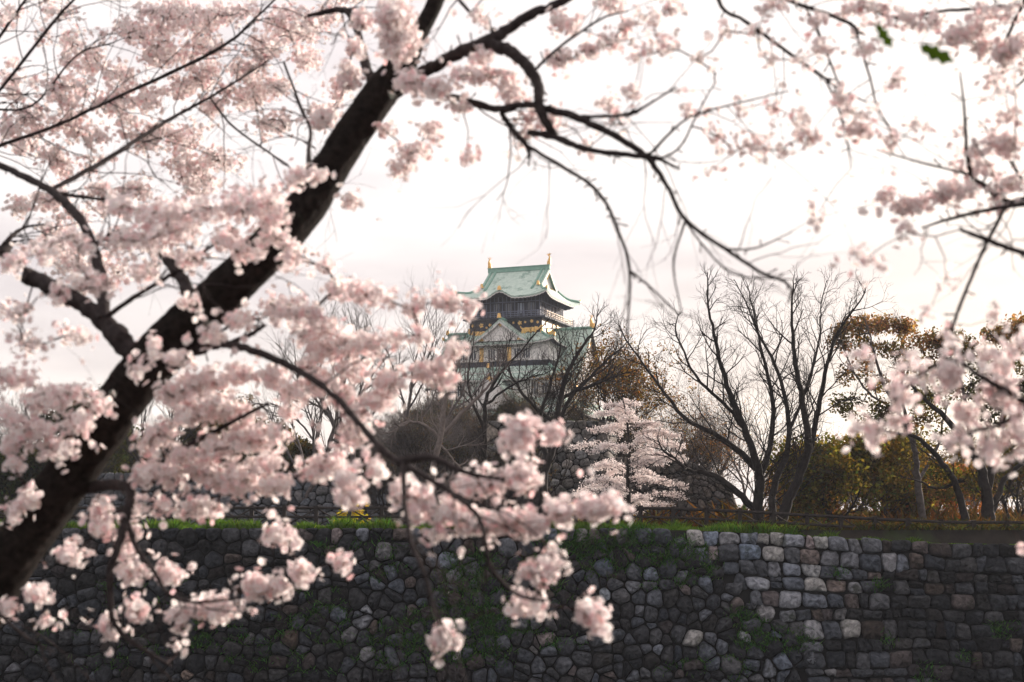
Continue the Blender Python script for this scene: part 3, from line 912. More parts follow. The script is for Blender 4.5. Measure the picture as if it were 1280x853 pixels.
mb.box((0, 0, zl(zr + .2)), (rl + .1, .3, .35)); mb.box((0, 0, zl(zr + .59)), (rl + .15, .38, .06))
mb.build('ridge', M['copper_ridge'], top)
for sx in (-1, 1):
    for sy in (-1, 1):
        for off in (.45, 1.25):
            sv = np.linspace(0.02, bin_ * (1.02 if off < 1 else 1.25), 8)
            mb = MB(); mb.tube(np.stack([np.full(8, sx * (rl - off)), sy * bo * sv, prof(sv) + .12 - KZ], 1), np.full(8, .2), 6)
            mb.build('descending_ridge', M['copper_ridge'], top)
        t = np.linspace(0, 1, 9); sh = bin_ + (1 - bin_) * t
        p = np.stack([sx * (rl + (ao - rl) * t), sy * bo * sh, prof(sh) + .9 * smooth(.5, 1, sh) ** 2 + .12 - KZ], 1)
        mb = MB(); mb.tube(p, np.full(9, .22), 6); mb.build('hip_ridge', M['copper_ridge'], top)
        mb = MB(); mb.tube([(sx * ao, sy * bo, zl(ze + .95)), (sx * (ao + .12), sy * (bo + .12), zl(ze + 1.4))], [.22, .1], 6); mb.build('gilt_ornament', M['gold'], top)
        mb = MB(); mb.tube([(sx * (rl - .45), sy * bo * bin_ * 1.03, zl(prof(bin_)) + .1), (sx * (rl - .45), sy * (bo * bin_ * 1.03 + .15), zl(prof(bin_)) + .75)], [.3, .16], 6); mb.build('gilt_ornament', M['gold'], top)
mb = MB(); mb.tube([(-.3, -bo + .1, zl(ze + 1.1)), (-.3, -bo, zl(ze + 1.75))], [.4, .2], 6); mb.build('gilt_ornament', M['gold'], top)
shachi('roof_ornament', (-rl + .1, 0, zl(zr + .6)), 1, .95, top)
shachi('roof_ornament', (rl - .1, 0, zl(zr + .6)), -1, .95, top)

# ------------------------------------------------------------------ trees
def grow(T, tips, r, p, d, Ln, rad, lvl, top, up, wig, kids, lenf=(0.55,0.85), ang=(0.45,0.95), split=2, minr=0.008):
    n = 6 if lvl <= 1 else 4
    pts = [p]; d = np.array(d, float); q = np.array(p, float)
    dirs = []
    for i in range(n):
        d = d + r.normal(0, wig, 3) + np.array((0, 0, up))
        d = d / np.linalg.norm(d)
        q = q + d * Ln / n
        pts.append(q); dirs.append(d)
    end = 0.45 if lvl < top else 0.3
    rads = rad * np.linspace(1, end, n + 1)
    T[0 if lvl < split else 1].tube(pts, np.maximum(rads, minr * 0.6), 7 if lvl == 0 else 5 if lvl < 3 else 3)
    if lvl >= top:
        tips.append(q); return
    nk = kids[min(lvl, len(kids) - 1)]
    for k in range(nk):
        t = 0.28 + 0.72 * (k + 0.3 + 0.7 * r.rand()) / nk
        t = min(t, 1.0)
        i = min(int(t * n), n - 1)
        f = t * n - i
        b = pts[i] * (1 - f) + pts[i+1] * f
        dd = dirs[i]
        a = r.normal(0, 1, 3); a -= a.dot(dd) * dd; a /= np.linalg.norm(a)
        th = r.uniform(*ang) * (0.6 if t > .93 else 1)
        nd = dd * math.cos(th) + a * math.sin(th)
        grow(T, tips, r, b, nd, Ln * r.uniform(*lenf) * (1.15 - 0.45 * t), max(rads[i] * 0.62, minr), lvl + 1, top, up, wig, kids, lenf, ang, split, minr)

def leaves(mb, r, centers, rad, n, size, c, s=0.3, mat=0, flat=(1,1,.8), elong=1.6):
    """n leaf faces round every centre"""
    C = np.repeat(np.asarray(centers), n, 0)
    m = len(C)
    pos = C + norm(r.normal(0, 1, (m, 3))) * (r.rand(m, 1) ** 0.45) * rad * np.array(flat)
    a = norm(r.normal(0, 1, (m, 3))); b = norm(np.cross(a, r.normal(0, 1, (m, 3))))
    sz = size * (0.6 + 0.8 * r.rand(m, 1))
    V = np.stack([pos - a * sz * elong * .5, pos - b * sz * .5, pos + a * sz * elong * .5, pos + b * sz * .5], 1).reshape(-1, 3)
    cf = np.repeat(np.exp(r.normal(0, .30, (len(C) // n, 1))) * (1 + r.normal(0, .07, (len(C) // n, 3))), n, 0)
    mb.add(V, np.arange(4 * m).reshape(m, 4), mat, np.clip(tint_green(m, r, c, s) * cf, .006, .5))

def bare_tree(seed, x, Y, height, label, bark, group=None, spread=0.35, kids=(7,5,4,3,2), stems=1, rad=None, up=0.10, wig=0.13, top=4, ang=(0.4,0.85), leaf=None, name='bare_tree', cat='tree', zoff=0.0, first=0.5):
    """a leafless tree standing on the ground at photo column x, distance Y"""
    r = np.random.RandomState(seed)
    X = (x - 640) / F * Y
    z = float(ground_z(X, Y)) - 0.1 + zoff
    o = empty(name, (X, Y, z), label, cat, group)
    T = (MB(), MB()); tips = []
    for k in range(stems):
        a = r.rand() * 6.283 + k * 6.283 / stems
        d = np.array((math.cos(a) * spread * (stems > 1) + r.normal(0, .05), math.sin(a) * spread * (stems > 1) + r.normal(0, .05), 1.0))
        grow(T, tips, r, np.zeros(3), d / np.linalg.norm(d), height * first, (rad or height * 0.022) / math.sqrt(stems), 0, top, up, wig, kids, ang=ang)
    T[0].build('trunk', M[bark], o)
    if leaf:
        leaves(T[1], r, tips, leaf[0], leaf[1], leaf[2], leaf[3], mat=1)
    T[1].build('crown', [M[bark], M['leaf']], o)
    return o

def pxpoly(pts, Y, dz=None):
    return np.array([P(p[0], p[1], Y + (p[3] if len(p) > 3 else 0)) for p in pts])
def traced_tree(seed, name, label, bark, Y, limbs, group=None, leaf=None, clumps=None, kids=(4,4,3,2), Lf=1.0, dens=1.0, wob=1.2, cat='tree', top=4, up=0.10, thin=0.86):
    """limbs: rows of (photo x, photo y, radius in px[, depth offset]); fine branches grow from them"""
    r = np.random.RandomState(seed)
    s = Y / F
    b = P(limbs[0][0][0], limbs[0][0][1], Y)
    base = np.array((b[0], Y, float(ground_z(b[0], Y)) - 0.1))
    o = empty(name, base, label, cat, group)
    T = (MB(), MB()); tips = []
    for li, lb in enumerate(limbs):
        q = [(p[0], p[1], p[2], p[3] if len(p) > 3 else wob * i * (1 if (li % 2) else -1) * 0.35) for i, p in enumerate(lb)]
        c = spline(q, 5)
        p3 = np.array([P(a[0], a[1], Y + a[3]) for a in c]) - base
        if li == 0: p3[0, 2] = min(p3[0, 2], 0.0)
        p3 += r.normal(0, 0.03, p3.shape) * (np.arange(len(p3))[:,None] > 0)
        T[0].tube(p3, np.maximum(c[:,2] * s * thin, 0.012), 8)
        n = len(p3)
        for i in range(3, n):
            if r.rand() > 0.62 * dens: continue
            d = p3[i] - p3[i-1]; d = d / np.linalg.norm(d)
            a = r.normal(0, 1, 3); a -= a.dot(d) * d; a /= np.linalg.norm(a)
            th = r.uniform(.45, 1.0)
            f = i / n
            Ln = Lf * (3.4 - 1.9 * f) * r.uniform(.55, 1.1)
            grow(T, tips, r, p3[i], d * math.cos(th) + a * math.sin(th), Ln, min(c[i,2] * s * .5, .05), 1, top, up, .14, kids, split=1)
        d = p3[-1] - p3[-2]; d = d / np.linalg.norm(d)
        grow(T, tips, r, p3[-1], d, 1.35 * Lf, c[-1,2] * s, 1, top, up, .14, kids, split=1)
    T[0].build('trunk', M[bark], o)
    mats = [M[bark], M['leaf']]
    if leaf: leaves(T[1], r, tips, *leaf, mat=1)
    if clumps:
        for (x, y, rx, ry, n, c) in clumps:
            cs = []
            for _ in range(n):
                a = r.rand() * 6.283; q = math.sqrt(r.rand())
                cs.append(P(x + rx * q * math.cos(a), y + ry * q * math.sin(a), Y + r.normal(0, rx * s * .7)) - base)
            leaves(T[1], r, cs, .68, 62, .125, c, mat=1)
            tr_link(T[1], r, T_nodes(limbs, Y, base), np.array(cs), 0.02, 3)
    T[1].build('crown', mats, o)
    return o
def T_nodes(limbs, Y, base):
    return np.vstack([np.array([P(a[0], a[1], Y + a[3]) for a in spline([(p[0], p[1], p[2], p[3] if len(p) > 3 else 0) for p in lb], 4)]) for lb in limbs]) - base
def tr_link(mb, r, nodes, att, r0, k=3, mat=0, sag=0.06, expo=0.42, cap=6.0):
    """join every attractor to the nearest branch or already joined attractor"""
    pos = [tuple(p) for p in nodes]
    parent = [-1] * len(pos)
    A = np.asarray(att)
    D = np.full(len(A), 1e9); par = np.zeros(len(A), int)
    nd = np.asarray(nodes)
    for i0 in range(0, len(nd), 400):
        d = np.linalg.norm(A[:,None] - nd[None, i0:i0+400], axis=2)
        j = d.argmin(1); dm = d[np.arange(len(A)), j]
        b = dm < D; D[b] = dm[b]; par[b] = j[b] + i0
    done = np.zeros(len(A), bool)
    for _ in range(len(A)):
        i = int(np.argmin(np.where(done, 1e18, D)))
        done[i] = True
        a = np.array(pos[par[i]]); b = A[i]
        ln = np.linalg.norm(b - a)
        m = a * .5 + b * .5 + r.normal(0, sag * ln, 3)
        pos.append(tuple(m)); parent.append(par[i]); mi = len(pos) - 1
        pos.append(tuple(b)); parent.append(mi); bi = len(pos) - 1
        for q, qi in ((m, mi), (b, bi)):
            d = np.linalg.norm(A - q, axis=1) * (1.0 if qi == bi else 1.1)
            u_ = (d < D) & ~done
            D[u_] = d[u_]; par[u_] = qi
    cnt = np.zeros(len(pos))
    for i in range(len(pos) - 1, len(nd) - 1, -1):
        cnt[i] += 1
        if parent[i] >= 0: cnt[parent[i]] += cnt[i]
    P_ = np.array(pos)
    for i in range(len(nd), len(pos)):
        p = parent[i]
        ra = min(r0 * max(cnt[i] * .5, .5) ** expo, r0 * cap)
        rb = ra if p < len(nd) else min(r0 * max(cnt[p] * .5, .5) ** expo, ra * 1.6, r0 * cap)
        mb.tube([P_[p], P_[i]], [rb, ra], k, mat)
    return P_[len(nd):]

DG, GD, BR = (0.035,0.052,0.016), (0.13,0.095,0.03), (0.10,0.062,0.03)
# two large bare trees at the right of the bastion
traced_tree(21, 'bare_tree', 'large leafless tree with a long limb reaching left above the brown bastion', 'dark_bark', 84, [
    [(948,666,9),(947,640,8),(950,600,6.5),(943,570,5.5),(926,525,4.5),(905,472,3.4),(892,416,2.2),(884,372,1.3)],
    [(946,585,5),(900,546,4),(856,522,3),(817,472,2),(786,430,1.2)],
    [(945,640,5.5),(928,622,5),(894,595,4),(862,588,2.6),(840,570,1.6)],
    [(948,605,5),(962,560,4.2),(966,500,3.2),(950,430,2),(940,380,1.2)],
    [(930,535,3),(905,505,2.6),(870,470,2),(846,420,1.2)]], Lf=1.1, dens=1.35, up=.06)
traced_tree(22, 'bare_tree', 'large leafless tree with three forked stems fanning up beside the golden evergreens', 'dark_bark', 82, [
    [(975,670,8.5),(980,640,8),(996,600,6.5),(1011,560,5.5),(1002,501,4.4),(993,443,3),(989,382,1.5)],
    [(966,670,6),(968,610,5),(985,562,4.2),(984,511,3.4),(969,457,2.4),(945,409,1.6),(932,375,1)],
    [(1012,565,4.5),(1023,511,3.8),(1034,457,2.8),(1047,416,2),(1071,382,1.1)],
    [(986,540,2.6),(1010,480,2),(1024,420,1.4),(1026,380,.9)]], Lf=1.1, dens=1.35, up=.06)
# dark bare tree in front of the castle, pale gnarled tree left of it
traced_tree(23, 'bare_tree', 'dark leafless tree whose fan of branches crosses the right side of the castle', 'dark_bark', 100, [
    [(678,664,7),(680,600,6),(690,560,5),(698,512,4.2),(708,470,3.2),(724,440,2.2),(742,414,1.2)],
    [(693,545,4),(712,500,3.2),(735,474,2.4),(766,443,1.3)],
    [(684,580,4),(674,531,3),(687,484,2.2),(699,443,1.2)],
    [(694,530,3),(660,500,2.4),(640,470,1.8),(632,445,1)],
    [(700,500,3),(722,488,2.4),(750,478,1.7),(772,470,1)]], Lf=1.15, dens=1.25, kids=(4,4,4,2))
traced_tree(24, 'bare_tree', 'slim dark leafless tree below the left part of the castle', 'dark_bark', 96, [
    [(604,664,4.5),(605,600,4),(606,545,3.4),(608,500,2.8),(624,470,2),(650,440,1.3),(676,410,.8)],
    [(606,540,2.6),(590,500,2),(585,465,1.4),(592,430,.8)],
    [(608,505,2),(640,482,1.5),(670,470,1)]], Lf=.9)
traced_tree(25, 'bare_tree', 'pale grey gnarled leafless tree left of the castle hill', 'pale_bark', 92, [
    [(533,666,6),(538,610,5),(551,545,4),(557,500,3),(566,476,2),(575,450,1.2)],
    [(551,545,3.4),(580,514,2.8),(604,490,2),(624,466,1.1)],
    [(550,548,3),(530,532,2.6),(508,528,2),(492,540,1.2)],
    [(548,555,2.6),(562,570,2),(575,585,1.4),(592,600,.8)]], Lf=.8, wob=.8)
bare_tree(31, 499, 128, 17.5, 'tall thin pale leafless tree standing left of the castle', 'grey_bark', rad=.22, first=.62, kids=(8,5,4,3), up=.12)
bare_tree(32, 548, 140, 15.5, 'leafless grey tree close against the left edge of the castle', 'grey_bark', rad=.22, first=.6, kids=(7,5,4,3), up=.1)
bare_tree(33, 442, 120, 17, 'leafless brown tree behind the blossoms left of the tall pale tree', 'grey_bark', first=.55, spread=.3, stems=2)
bare_tree(34, 372, 112, 15.5, 'leafless tree seen just right of the leaning cherry trunk', 'grey_bark', first=.5, stems=2, spread=.35)
bare_tree(35, 205, 112, 13, 'leafless dark tree in the gap behind the leaning cherry trunk', 'dark_bark', first=.5, stems=2, spread=.5)
bare_tree(36, 60, 108, 13.5, 'leafless dark tree at far left behind the blossoms', 'dark_bark', first=.5, stems=3, spread=.45)
bare_tree(37, 842, 118, 10.5, 'thin rusty leafless tree behind the top of the brown bastion', 'dark_bark', first=.5, stems=3, spread=.4, leaf=(.35, 2, .09, BR))
bare_tree(38, 806, 135, 11.5, 'small leafless tree with rusty buds right of the castle', 'dark_bark', first=.5, stems=2, spread=.3, leaf=(.35, 3, .10, BR), zoff=0)
bare_tree(39, 757, 118, 15.0, 'bushy leafless tree with tan buds at the right foot of the castle', 'dark_bark', first=.5, stems=4, spread=.3, leaf=(.5, 6, .12, (.13,.085,.035)))
bare_tree(40, 868, 150, 12, 'far leafless tree in the bright gap left of the large bare trees', 'grey_bark', first=.55, stems=2, spread=.3)

TG = 'slender trees behind the brown bastion'
th_ = bare_tree(45, 820, 128, 11.5, 'slender leafless tree in the brown thicket behind the domed brown bastion', 'grey_bark', TG, first=.62, kids=(7,5,4,3), rad=.13, spread=.2, leaf=(.35, 1, .09, (.15,.09,.05)))
rt = np.random.RandomState(46)
for x in (800, 815, 836, 851, 862, 879, 893, 908, 926, 940):
    c = copy_tree(th_)
    Y = rt.uniform(114, 150); X = (x - 640) / F * Y; k = rt.uniform(.7, 1.05)
    c.location = (X, Y, float(ground_z(X, Y)) - .1); c.rotation_euler = (0, 0, rt.rand() * 6.28); c.scale = (k, k, k)

# evergreens at the right
def evergreen(seed, name, label, x, Y, height, rad, c, n=60, bark='dark_bark', stems=3, first=.45, kids=(6,5,4), leafn=34, size=.17, up=.05, spread=.55, group=None):
    return bare_tree(seed, x, Y, height, label, bark, group, spread, kids, stems, rad, up, .15, 3, (.5,1.0), (.75, leafn, size, c), name, 'tree', 0, first)
GOLD = (0.15,0.115,0.03)
evergreen(51, 'evergreen_tree', 'round golden-green evergreen between the large bare trees and the pale trunk', 1045, 92, 8.2, .2, (0.12,0.11,0.032), stems=4, leafn=26)
evergreen(52, 'evergreen_tree', 'dense olive evergreen filling the gap under the tall sparse tree', 1100, 98, 9.5, .22, (0.11,0.095,0.026), stems=4, leafn=20)
evergreen(53, 'rusty_tree', 'low rust-brown leafy tree behind the fence left of the pale trunk', 1120, 104, 6.0, .16, (0.23,0.13,0.055), stems=4, leafn=18)
evergreen(54, 'rusty_tree', 'low orange-brown leafy tree behind the fence at the foot of the bare trees', 1005, 108, 5.6, .16, (0.23,0.14,0.05), stems=4, leafn=16)
evergreen(55, 'evergreen_tree', 'dark olive evergreen behind the fence at the right edge', 1262, 100, 8.5, .2, (0.09,0.075,0.028), stems=3, leafn=13)
evergreen(56, 'rusty_tree', 'low rust-brown leafy tree right of the pale trunk', 1188, 108, 6.5, .16, (0.24,0.12,0.05), stems=4, leafn=13)
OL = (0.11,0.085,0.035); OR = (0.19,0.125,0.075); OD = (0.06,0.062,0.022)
traced_tree(57, 'camphor_tree', 'tall sparse evergreen with bronze tufted crown left of the dark spreading evergreen', 'grey_bark', 90, [
    [(1160,668,5),(1150,625,5.5),(1146,590,4.5),(1143,560,4),(1125,520,3),(1105,480,2.4),(1092,440,1.6),(1085,410,1)],
    [(1143,560,3),(1128,500,2.4),(1130,450,1.8),(1125,415,1)],
    [(1120,515,2),(1085,490,1.6),(1065,460,1.2),(1052,430,.8)],
    [(1148,600,2.6),(1172,560,2),(1180,520,1.4)]], dens=.25, Lf=.6, clumps=[
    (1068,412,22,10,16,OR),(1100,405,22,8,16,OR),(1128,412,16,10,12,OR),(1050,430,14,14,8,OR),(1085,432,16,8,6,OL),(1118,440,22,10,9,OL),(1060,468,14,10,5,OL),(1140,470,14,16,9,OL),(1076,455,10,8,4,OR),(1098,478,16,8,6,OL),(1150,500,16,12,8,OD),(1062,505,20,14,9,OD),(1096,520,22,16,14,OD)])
traced_tree(58, 'camphor_tree', 'dark spreading evergreen with several crooked trunks near the right edge', 'dark_bark', 83, [
    [(1237,672,11),(1234,630,9),(1228,590,7),(1212,560,5.5),(1182,522,4),(1152,496,2.6),(1130,470,1.4)],
    [(1233,615,7),(1246,560,5.5),(1254,520,4),(1262,480,2.8),(1268,440,1.5)],
    [(1212,672,6.5),(1196,610,5),(1172,572,4),(1145,547,2.8),(1112,541,1.5)],
    [(1240,640,5),(1256,600,4),(1285,572,3),(1310,540,1.6)],
    [(1214,562,4),(1210,520,3),(1200,470,2),(1192,430,1.2)],
    [(1205,600,3),(1170,610,2),(1150,602,1.2)]], dens=.4, Lf=.7, clumps=[
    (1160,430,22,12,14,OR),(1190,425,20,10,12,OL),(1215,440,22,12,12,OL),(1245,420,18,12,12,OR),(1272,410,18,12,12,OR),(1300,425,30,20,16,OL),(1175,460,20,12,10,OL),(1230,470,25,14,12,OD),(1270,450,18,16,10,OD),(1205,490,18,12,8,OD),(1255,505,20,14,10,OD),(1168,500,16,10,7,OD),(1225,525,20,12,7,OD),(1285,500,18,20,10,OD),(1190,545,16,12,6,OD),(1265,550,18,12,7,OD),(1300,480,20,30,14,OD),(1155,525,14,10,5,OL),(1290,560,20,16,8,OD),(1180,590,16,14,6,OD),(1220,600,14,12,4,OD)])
evergreen(59, 'evergreen_tree', 'dark evergreen at the left edge behind the leaning cherry trunk', 5, 106, 8.6, .25, (0.03,0.04,0.014), stems=4, leafn=44)
evergreen(60, 'evergreen_tree', 'small dark green evergreen right of the leaning trunk foot, behind blossoms', 118, 118, 9.5, .2, (0.045,0.055,0.016), stems=4, leafn=30)

# brush on the castle hill
HG = 'scrub and small trees on the castle hill'
protos = [bare_tree(70, 560, 125, 6.0, 'grey leafless scrub among the trees on the castle hill', 'grey_bark', HG, stems=6, spread=.6, first=.5, kids=(5,4,4,3), rad=.12, name='hill_scrub', cat='shrub'),
          evergreen(71, 'hill_shrub', 'dull green evergreen shrub on the slope below the castle', 640, 135, 5.5, .12, (0.042,0.054,0.05), stems=5, leafn=11, group=HG),
          bare_tree(72, 600, 120, 6.5, 'brown leafless scrub among the trees on the castle hill', 'dark_bark', HG, stems=5, spread=.5, first=.5, kids=(5,4,4,3), rad=.12, name='hill_scrub', cat='shrub', leaf=(.35, 1, .08, (.07,.06,.045)))]
rh = np.random.RandomState(8)
for i in range(90):
    k = (0, 1, 2, 0, 0, 2)[i % 6]
    c = copy_tree(protos[k])
    Y = rh.uniform(111, 170); x = 640 + (rh.uniform(-180, -20) if i % 3 == 0 else rh.uniform(-175, 150))
    if x > 610: Y = max(Y, 113)
    X = (x - 640) / F * Y
    c.location = (X, Y, float(ground_z(X, Y)) - .15)
    c.rotation_euler = (0, 0, rh.rand() * 6.28)
    s = rh.uniform(.7, 1.15) * (.74 if abs(x - 645) < 75 else 1.0)
    c.scale = (s, s, s)

# grey scrub in front of the tall bastion
for i, (x, Y, s) in enumerate(((612,101,.95),(648,101,.8),(640,102,1.1),(590,103,1.0),(560,106,1.1),(520,107,1.0),(488,107,.9))):
    c = copy_tree(protos[0 if i % 2 else 2])
    X = (x - 640) / F * Y
    c.location = (X, Y, float(ground_z(X, Y)) - .1); c.rotation_euler = (0, 0, rh.rand() * 6.28); c.scale = (s, s, s)
    c['label'] = 'grey leafless scrub rising from the foot of the inner stone walls'; c['group'] = 'scrub along the foot of the inner walls'

# far wood behind the terrace
LG = 'distant wood behind the terrace'
far = [bare_tree(73, 300, 150, 11, 'distant brown tree in the wood beyond the terrace', 'grey_bark', LG, stems=3, spread=.4, leaf=(.5, 5, .16, (.08,.06,.03)), name='distant_tree'),
       evergreen(74, 'distant_tree', 'distant olive tree in the wood beyond the terrace', 1150, 150, 9, .2, (.06,.055,.022), stems=4, leafn=26, size=.24, group=LG)]
for i in range(44):
    c = copy_tree(far[i % 2])
    x = rh.uniform(-80, 440) if i % 2 else rh.uniform(985, 1340)
    Y = rh.uniform(130, 210); X = (x - 640) / F * Y
    c.location = (X, Y, float(ground_z(X, Y)) - .1); c.rotation_euler = (0, 0, rh.rand() * 6.28)
    s = rh.uniform(.55, .95); c.scale = (s, s, s)

# yellow shrubs
def shrub(seed, name, label, x, Y, c, n, wd, ht, lf=.06, stem='grey_bark', group=None):
    r = np.random.RandomState(seed)
    X = (x - 640) / F * Y; z = float(ground_z(X, Y))
    o = empty(name, (X, Y, z), label, 'shrub', group)
    cs = np.stack([r.normal(0, wd * .4, n), r.normal(0, wd * .3, n), ht * (.25 + .75 * r.rand(n) ** .8)], 1)
    mb = MB(); tr_link(mb, r, np.array([(0,0,0),(0,0,.1)]), cs, .006, 3); mb.build('stem', M[stem], o)
    mb = MB(); leaves(mb, r, cs, .16, 34, lf, c, .25); mb.build('foliage', M['leaf'], o)
    return o
shrub(81, 'yellow_shrub', 'bright yellow flowering shrub behind the left part of the fence', 443, 80, (.62,.42,.03), 46, 1.2, 1.35)
shrub(82, 'yellow_shrub', 'small yellow shrub half hidden by blossoms left of the small cherry tree', 716, 84, (.5,.34,.05), 26, 1.0, 1.5)
shrub(83, 'green_shrub', 'small dark green shrub at the right foot of the brown bastion', 925, 95, (.05,.09,.03), 18, .5, 1.5)
shrub(84, 'brown_shrub', 'reddish brown bush between the bastion and the golden evergreen', 1030, 94, (.16,.08,.035), 40, 1.6, 1.9, .1)

# ------------------------------------------------------------------ blossoms
def flower_batch(mb, r, pos, nrm, size, tint, mat=0, core=2, petals=5):
    """open five-petalled flowers: pos, facing nrm, petal length size"""
    n = len(pos)
    a = norm(np.cross(nrm, r.normal(0, 1, (n, 3)))); b = np.cross(nrm, a)
    cup = r.uniform(.15, .65, n)
    ph = r.rand(n) * 6.283
    V = np.empty((n, petals, 7, 3))
    for k in range(petals):
        an = ph + k * 2 * math.pi / petals
        rd = np.cos(an)[:,None] * a + np.sin(an)[:,None] * b
        td = -np.sin(an)[:,None] * a + np.cos(an)[:,None] * b
        for j, (l, w_, h) in enumerate(((.10,-.06,0),(.55,-.44,.30),(.95,-.27,.62),(.84,0,.55),(.95,.27,.62),(.55,.44,.30),(.10,.06,0))):
            V[:,k,j] = pos + (rd * l + td * w_ + nrm * (h * cup)[:,None]) * size[:,None]
    mb.add(V.reshape(-1,3), np.arange(n * petals * 7).reshape(n * petals, 7), mat, np.repeat(tint, petals, 0))
    # calyx behind the petals
    m = 5
    an = np.arange(m) * 2 * math.pi / m
    ring = pos[:,None] + (np.cos(an)[None,:,None] * a[:,None] + np.sin(an)[None,:,None] * b[:,None]) * (size * .17)[:,None,None] + nrm[:,None] * (size * .06)[:,None,None]
    tip = pos - nrm * (size * .55)[:,None]
    W = np.concatenate([ring, tip[:,None]], 1)
    ix = (np.arange(n) * 6)[:,None]
    f = np.concatenate([ix + np.array((k, (k+1) % 5, 5)) for k in range(5)])
    mb.add(W.reshape(-1,3), f, 2, (.40,.22,.16))
    H = ring + nrm[:,None] * (size * .10)[:,None,None] + (ring - pos[:,None]) * .25
    mb.add(H.reshape(-1,3), np.arange(5 * n).reshape(n, 5), 2, (.82,.52,.46))
def bloom(mb, r, C, R0=.031, fs=.0142, per=(5,11), tone=(1,1,1)):
    C = np.asarray(C)
    k = r.randint(per[0], per[1], len(C))
    ctr = np.repeat(C, k, 0); n = len(ctr)
    d = norm(r.normal(0, 1, (n, 3)) + np.array((0,-.1,.1)))
    sq = np.repeat(np.exp(r.normal(0, .28, (len(C), 3))), k, 0)
    rr = R0 * (0.35 + 1.0 * r.rand(n))
    ln_ = np.linalg.norm(d * sq, axis=1)
    d = d * sq / ln_[:,None]; rr = rr * np.clip(ln_, .5, 1.7)
    pos = ctr + d * rr[:,None]
    nr = norm(d + r.normal(0, .45, (n, 3)))
    sz = fs * (0.8 + .35 * r.rand(n))
    sz = np.where(r.rand(n) < .09, sz * .5, sz)
    g = r.normal(0, .05, (n,1))
    t = np.array(tone)[None] * np.concatenate([1 + g * .4, 1 - np.abs(g) * 1.2, 1 - np.abs(g) * .9], 1)
    bud = r.rand(n) < .07
    t[bud] *= np.array((.97,.78,.79))
    flower_batch(mb, r, pos, nr, sz, np.clip(t, .1, 1.05))
    # stalks
    s = np.stack([ctr - d * 0.004, ctr + np.cross(d, (0,0,1)) * .0012, pos - nr * (sz * .5)[:,None]], 1).reshape(-1, 3)
    mb.add(s, np.arange(3 * n).reshape(n, 3), 2, (.16,.13,.05))
BM = None
def blossom_mats(): return [M['petal'], M['twig'], M['stalk']]
m_, t_, o_ = mat('flower_stalk')
a_ = N(t_, 'ShaderNodeAttribute', attribute_name='tint'); b_ = N(t_, 'ShaderNodeBsdfDiffuse')
t_.links.new(a_.outputs['Color'], b_.inputs['Color']); t_.links.new(b_.outputs[0], o_.inputs['Surface'])
M['stalk'] = m_

# small cherry tree on the terrace, in flower
r = np.random.RandomState(91)
Yc = 86.0
cx = (786 - 640) / F * Yc
cb = np.array((cx, Yc, float(ground_z(cx, Yc)) - .05))
ct = empty('cherry_tree', cb, 'small cherry tree in full pale pink flower in front of the grey bastion', 'tree')
T = MB(); Fb = MB()
tr = spline([(786,664,3.4),(786,630,3),(785,590,2.4),(786,550,1.8),(782,515,1.1),(778,498,.6)], 5)
tp = np.array([P(a[0], a[1], Yc) for a in tr]) - cb
T.tube(tp, tr[:,2] * Yc / F, 7)
umb = []; nodes = [tp]
for i in range(52):
    y = 500 + 142 * ((i + r.rand()) / 52.0)
    hw = (9 + 62 * min(1, (y - 496) / 70.0) ** .8) * (1 if y < 610 else 1 - (y - 610) / 90)
    a = r.rand() * 6.283
    z0 = P(786, y, Yc)[2]
    ln = hw * Yc / F * r.uniform(.45, 1.25)
    st = np.array((0, 0, z0 - cb[2] - ln * .12))
    en = np.array((math.cos(a) * ln, math.sin(a) * ln, z0 - cb[2] + ln * r.uniform(-.14, .16)))
    t = np.linspace(0, 1, 6)[:,None]
    pl = st + (en - st) * t + np.array((0,0,1)) * (ln * .13 * np.sin(t * math.pi))
    T.tube(pl, np.linspace(.03, .008, 6), 4)
    m = int(10 + ln * 22)
    q = r.rand(m, 1) ** .7
    umb.append(st + (en - st) * (0.12 + .9 * q) + np.array((0,0,1)) * (ln * .13 * np.sin((0.12 + .9 * q) * math.pi)) + r.normal(0, 1, (m, 3)) * np.array((.12,.12,.075)))
    nodes.append(pl)
T.build('trunk', M['dark_bark'], ct)
umb = np.vstack(umb)
n = len(umb) * 9
pos = np.repeat(umb, 9, 0) + r.normal(0, .075, (n, 3))
a = norm(r.normal(0, 1, (n, 3))); b = norm(np.cross(a, r.normal(0, 1, (n, 3)))); sz = .042 * (.6 + .7 * r.rand(n, 1))
Fb.add(np.stack([pos - a * sz, pos - b * sz, pos + a * sz, pos + b * sz], 1).reshape(-1, 3), np.arange(4 * n).reshape(n, 4), 0, np.clip((1 + r.normal(0, .06, (n, 1)) * np.array((.5,1,1))) * np.array((1.0,.965,.965)) * np.repeat(1 - .25 * r.rand(len(umb), 1) ** 2, 9, 0), .4, 1.05))
Fb.build('crown', M['pink_far'], ct)

# ------------------------------------------------------------------ the near cherry trees
def fg_tube(limb, Y, jag=0.012, k=10, r=None, per=7):
    """limb rows: (photo x, photo y, radius px, depth offset)"""
    c = spline([(p[0], p[1], p[2], p[3] if len(p) > 3 else 0.0) for p in limb], per)
    p3 = np.array([P(a[0], a[1], Y + a[3]) for a in c])
    rad = np.maximum(c[:,2] * Y / F, .0012)
    n = len(p3)
    if r is not None:
        p3[1:-1] += r.normal(0, 1, (n - 2, 3)) * (rad[1:-1,None] * .10)
        rad = rad * (1 + r.normal(0, .06, n))
    return p3, rad

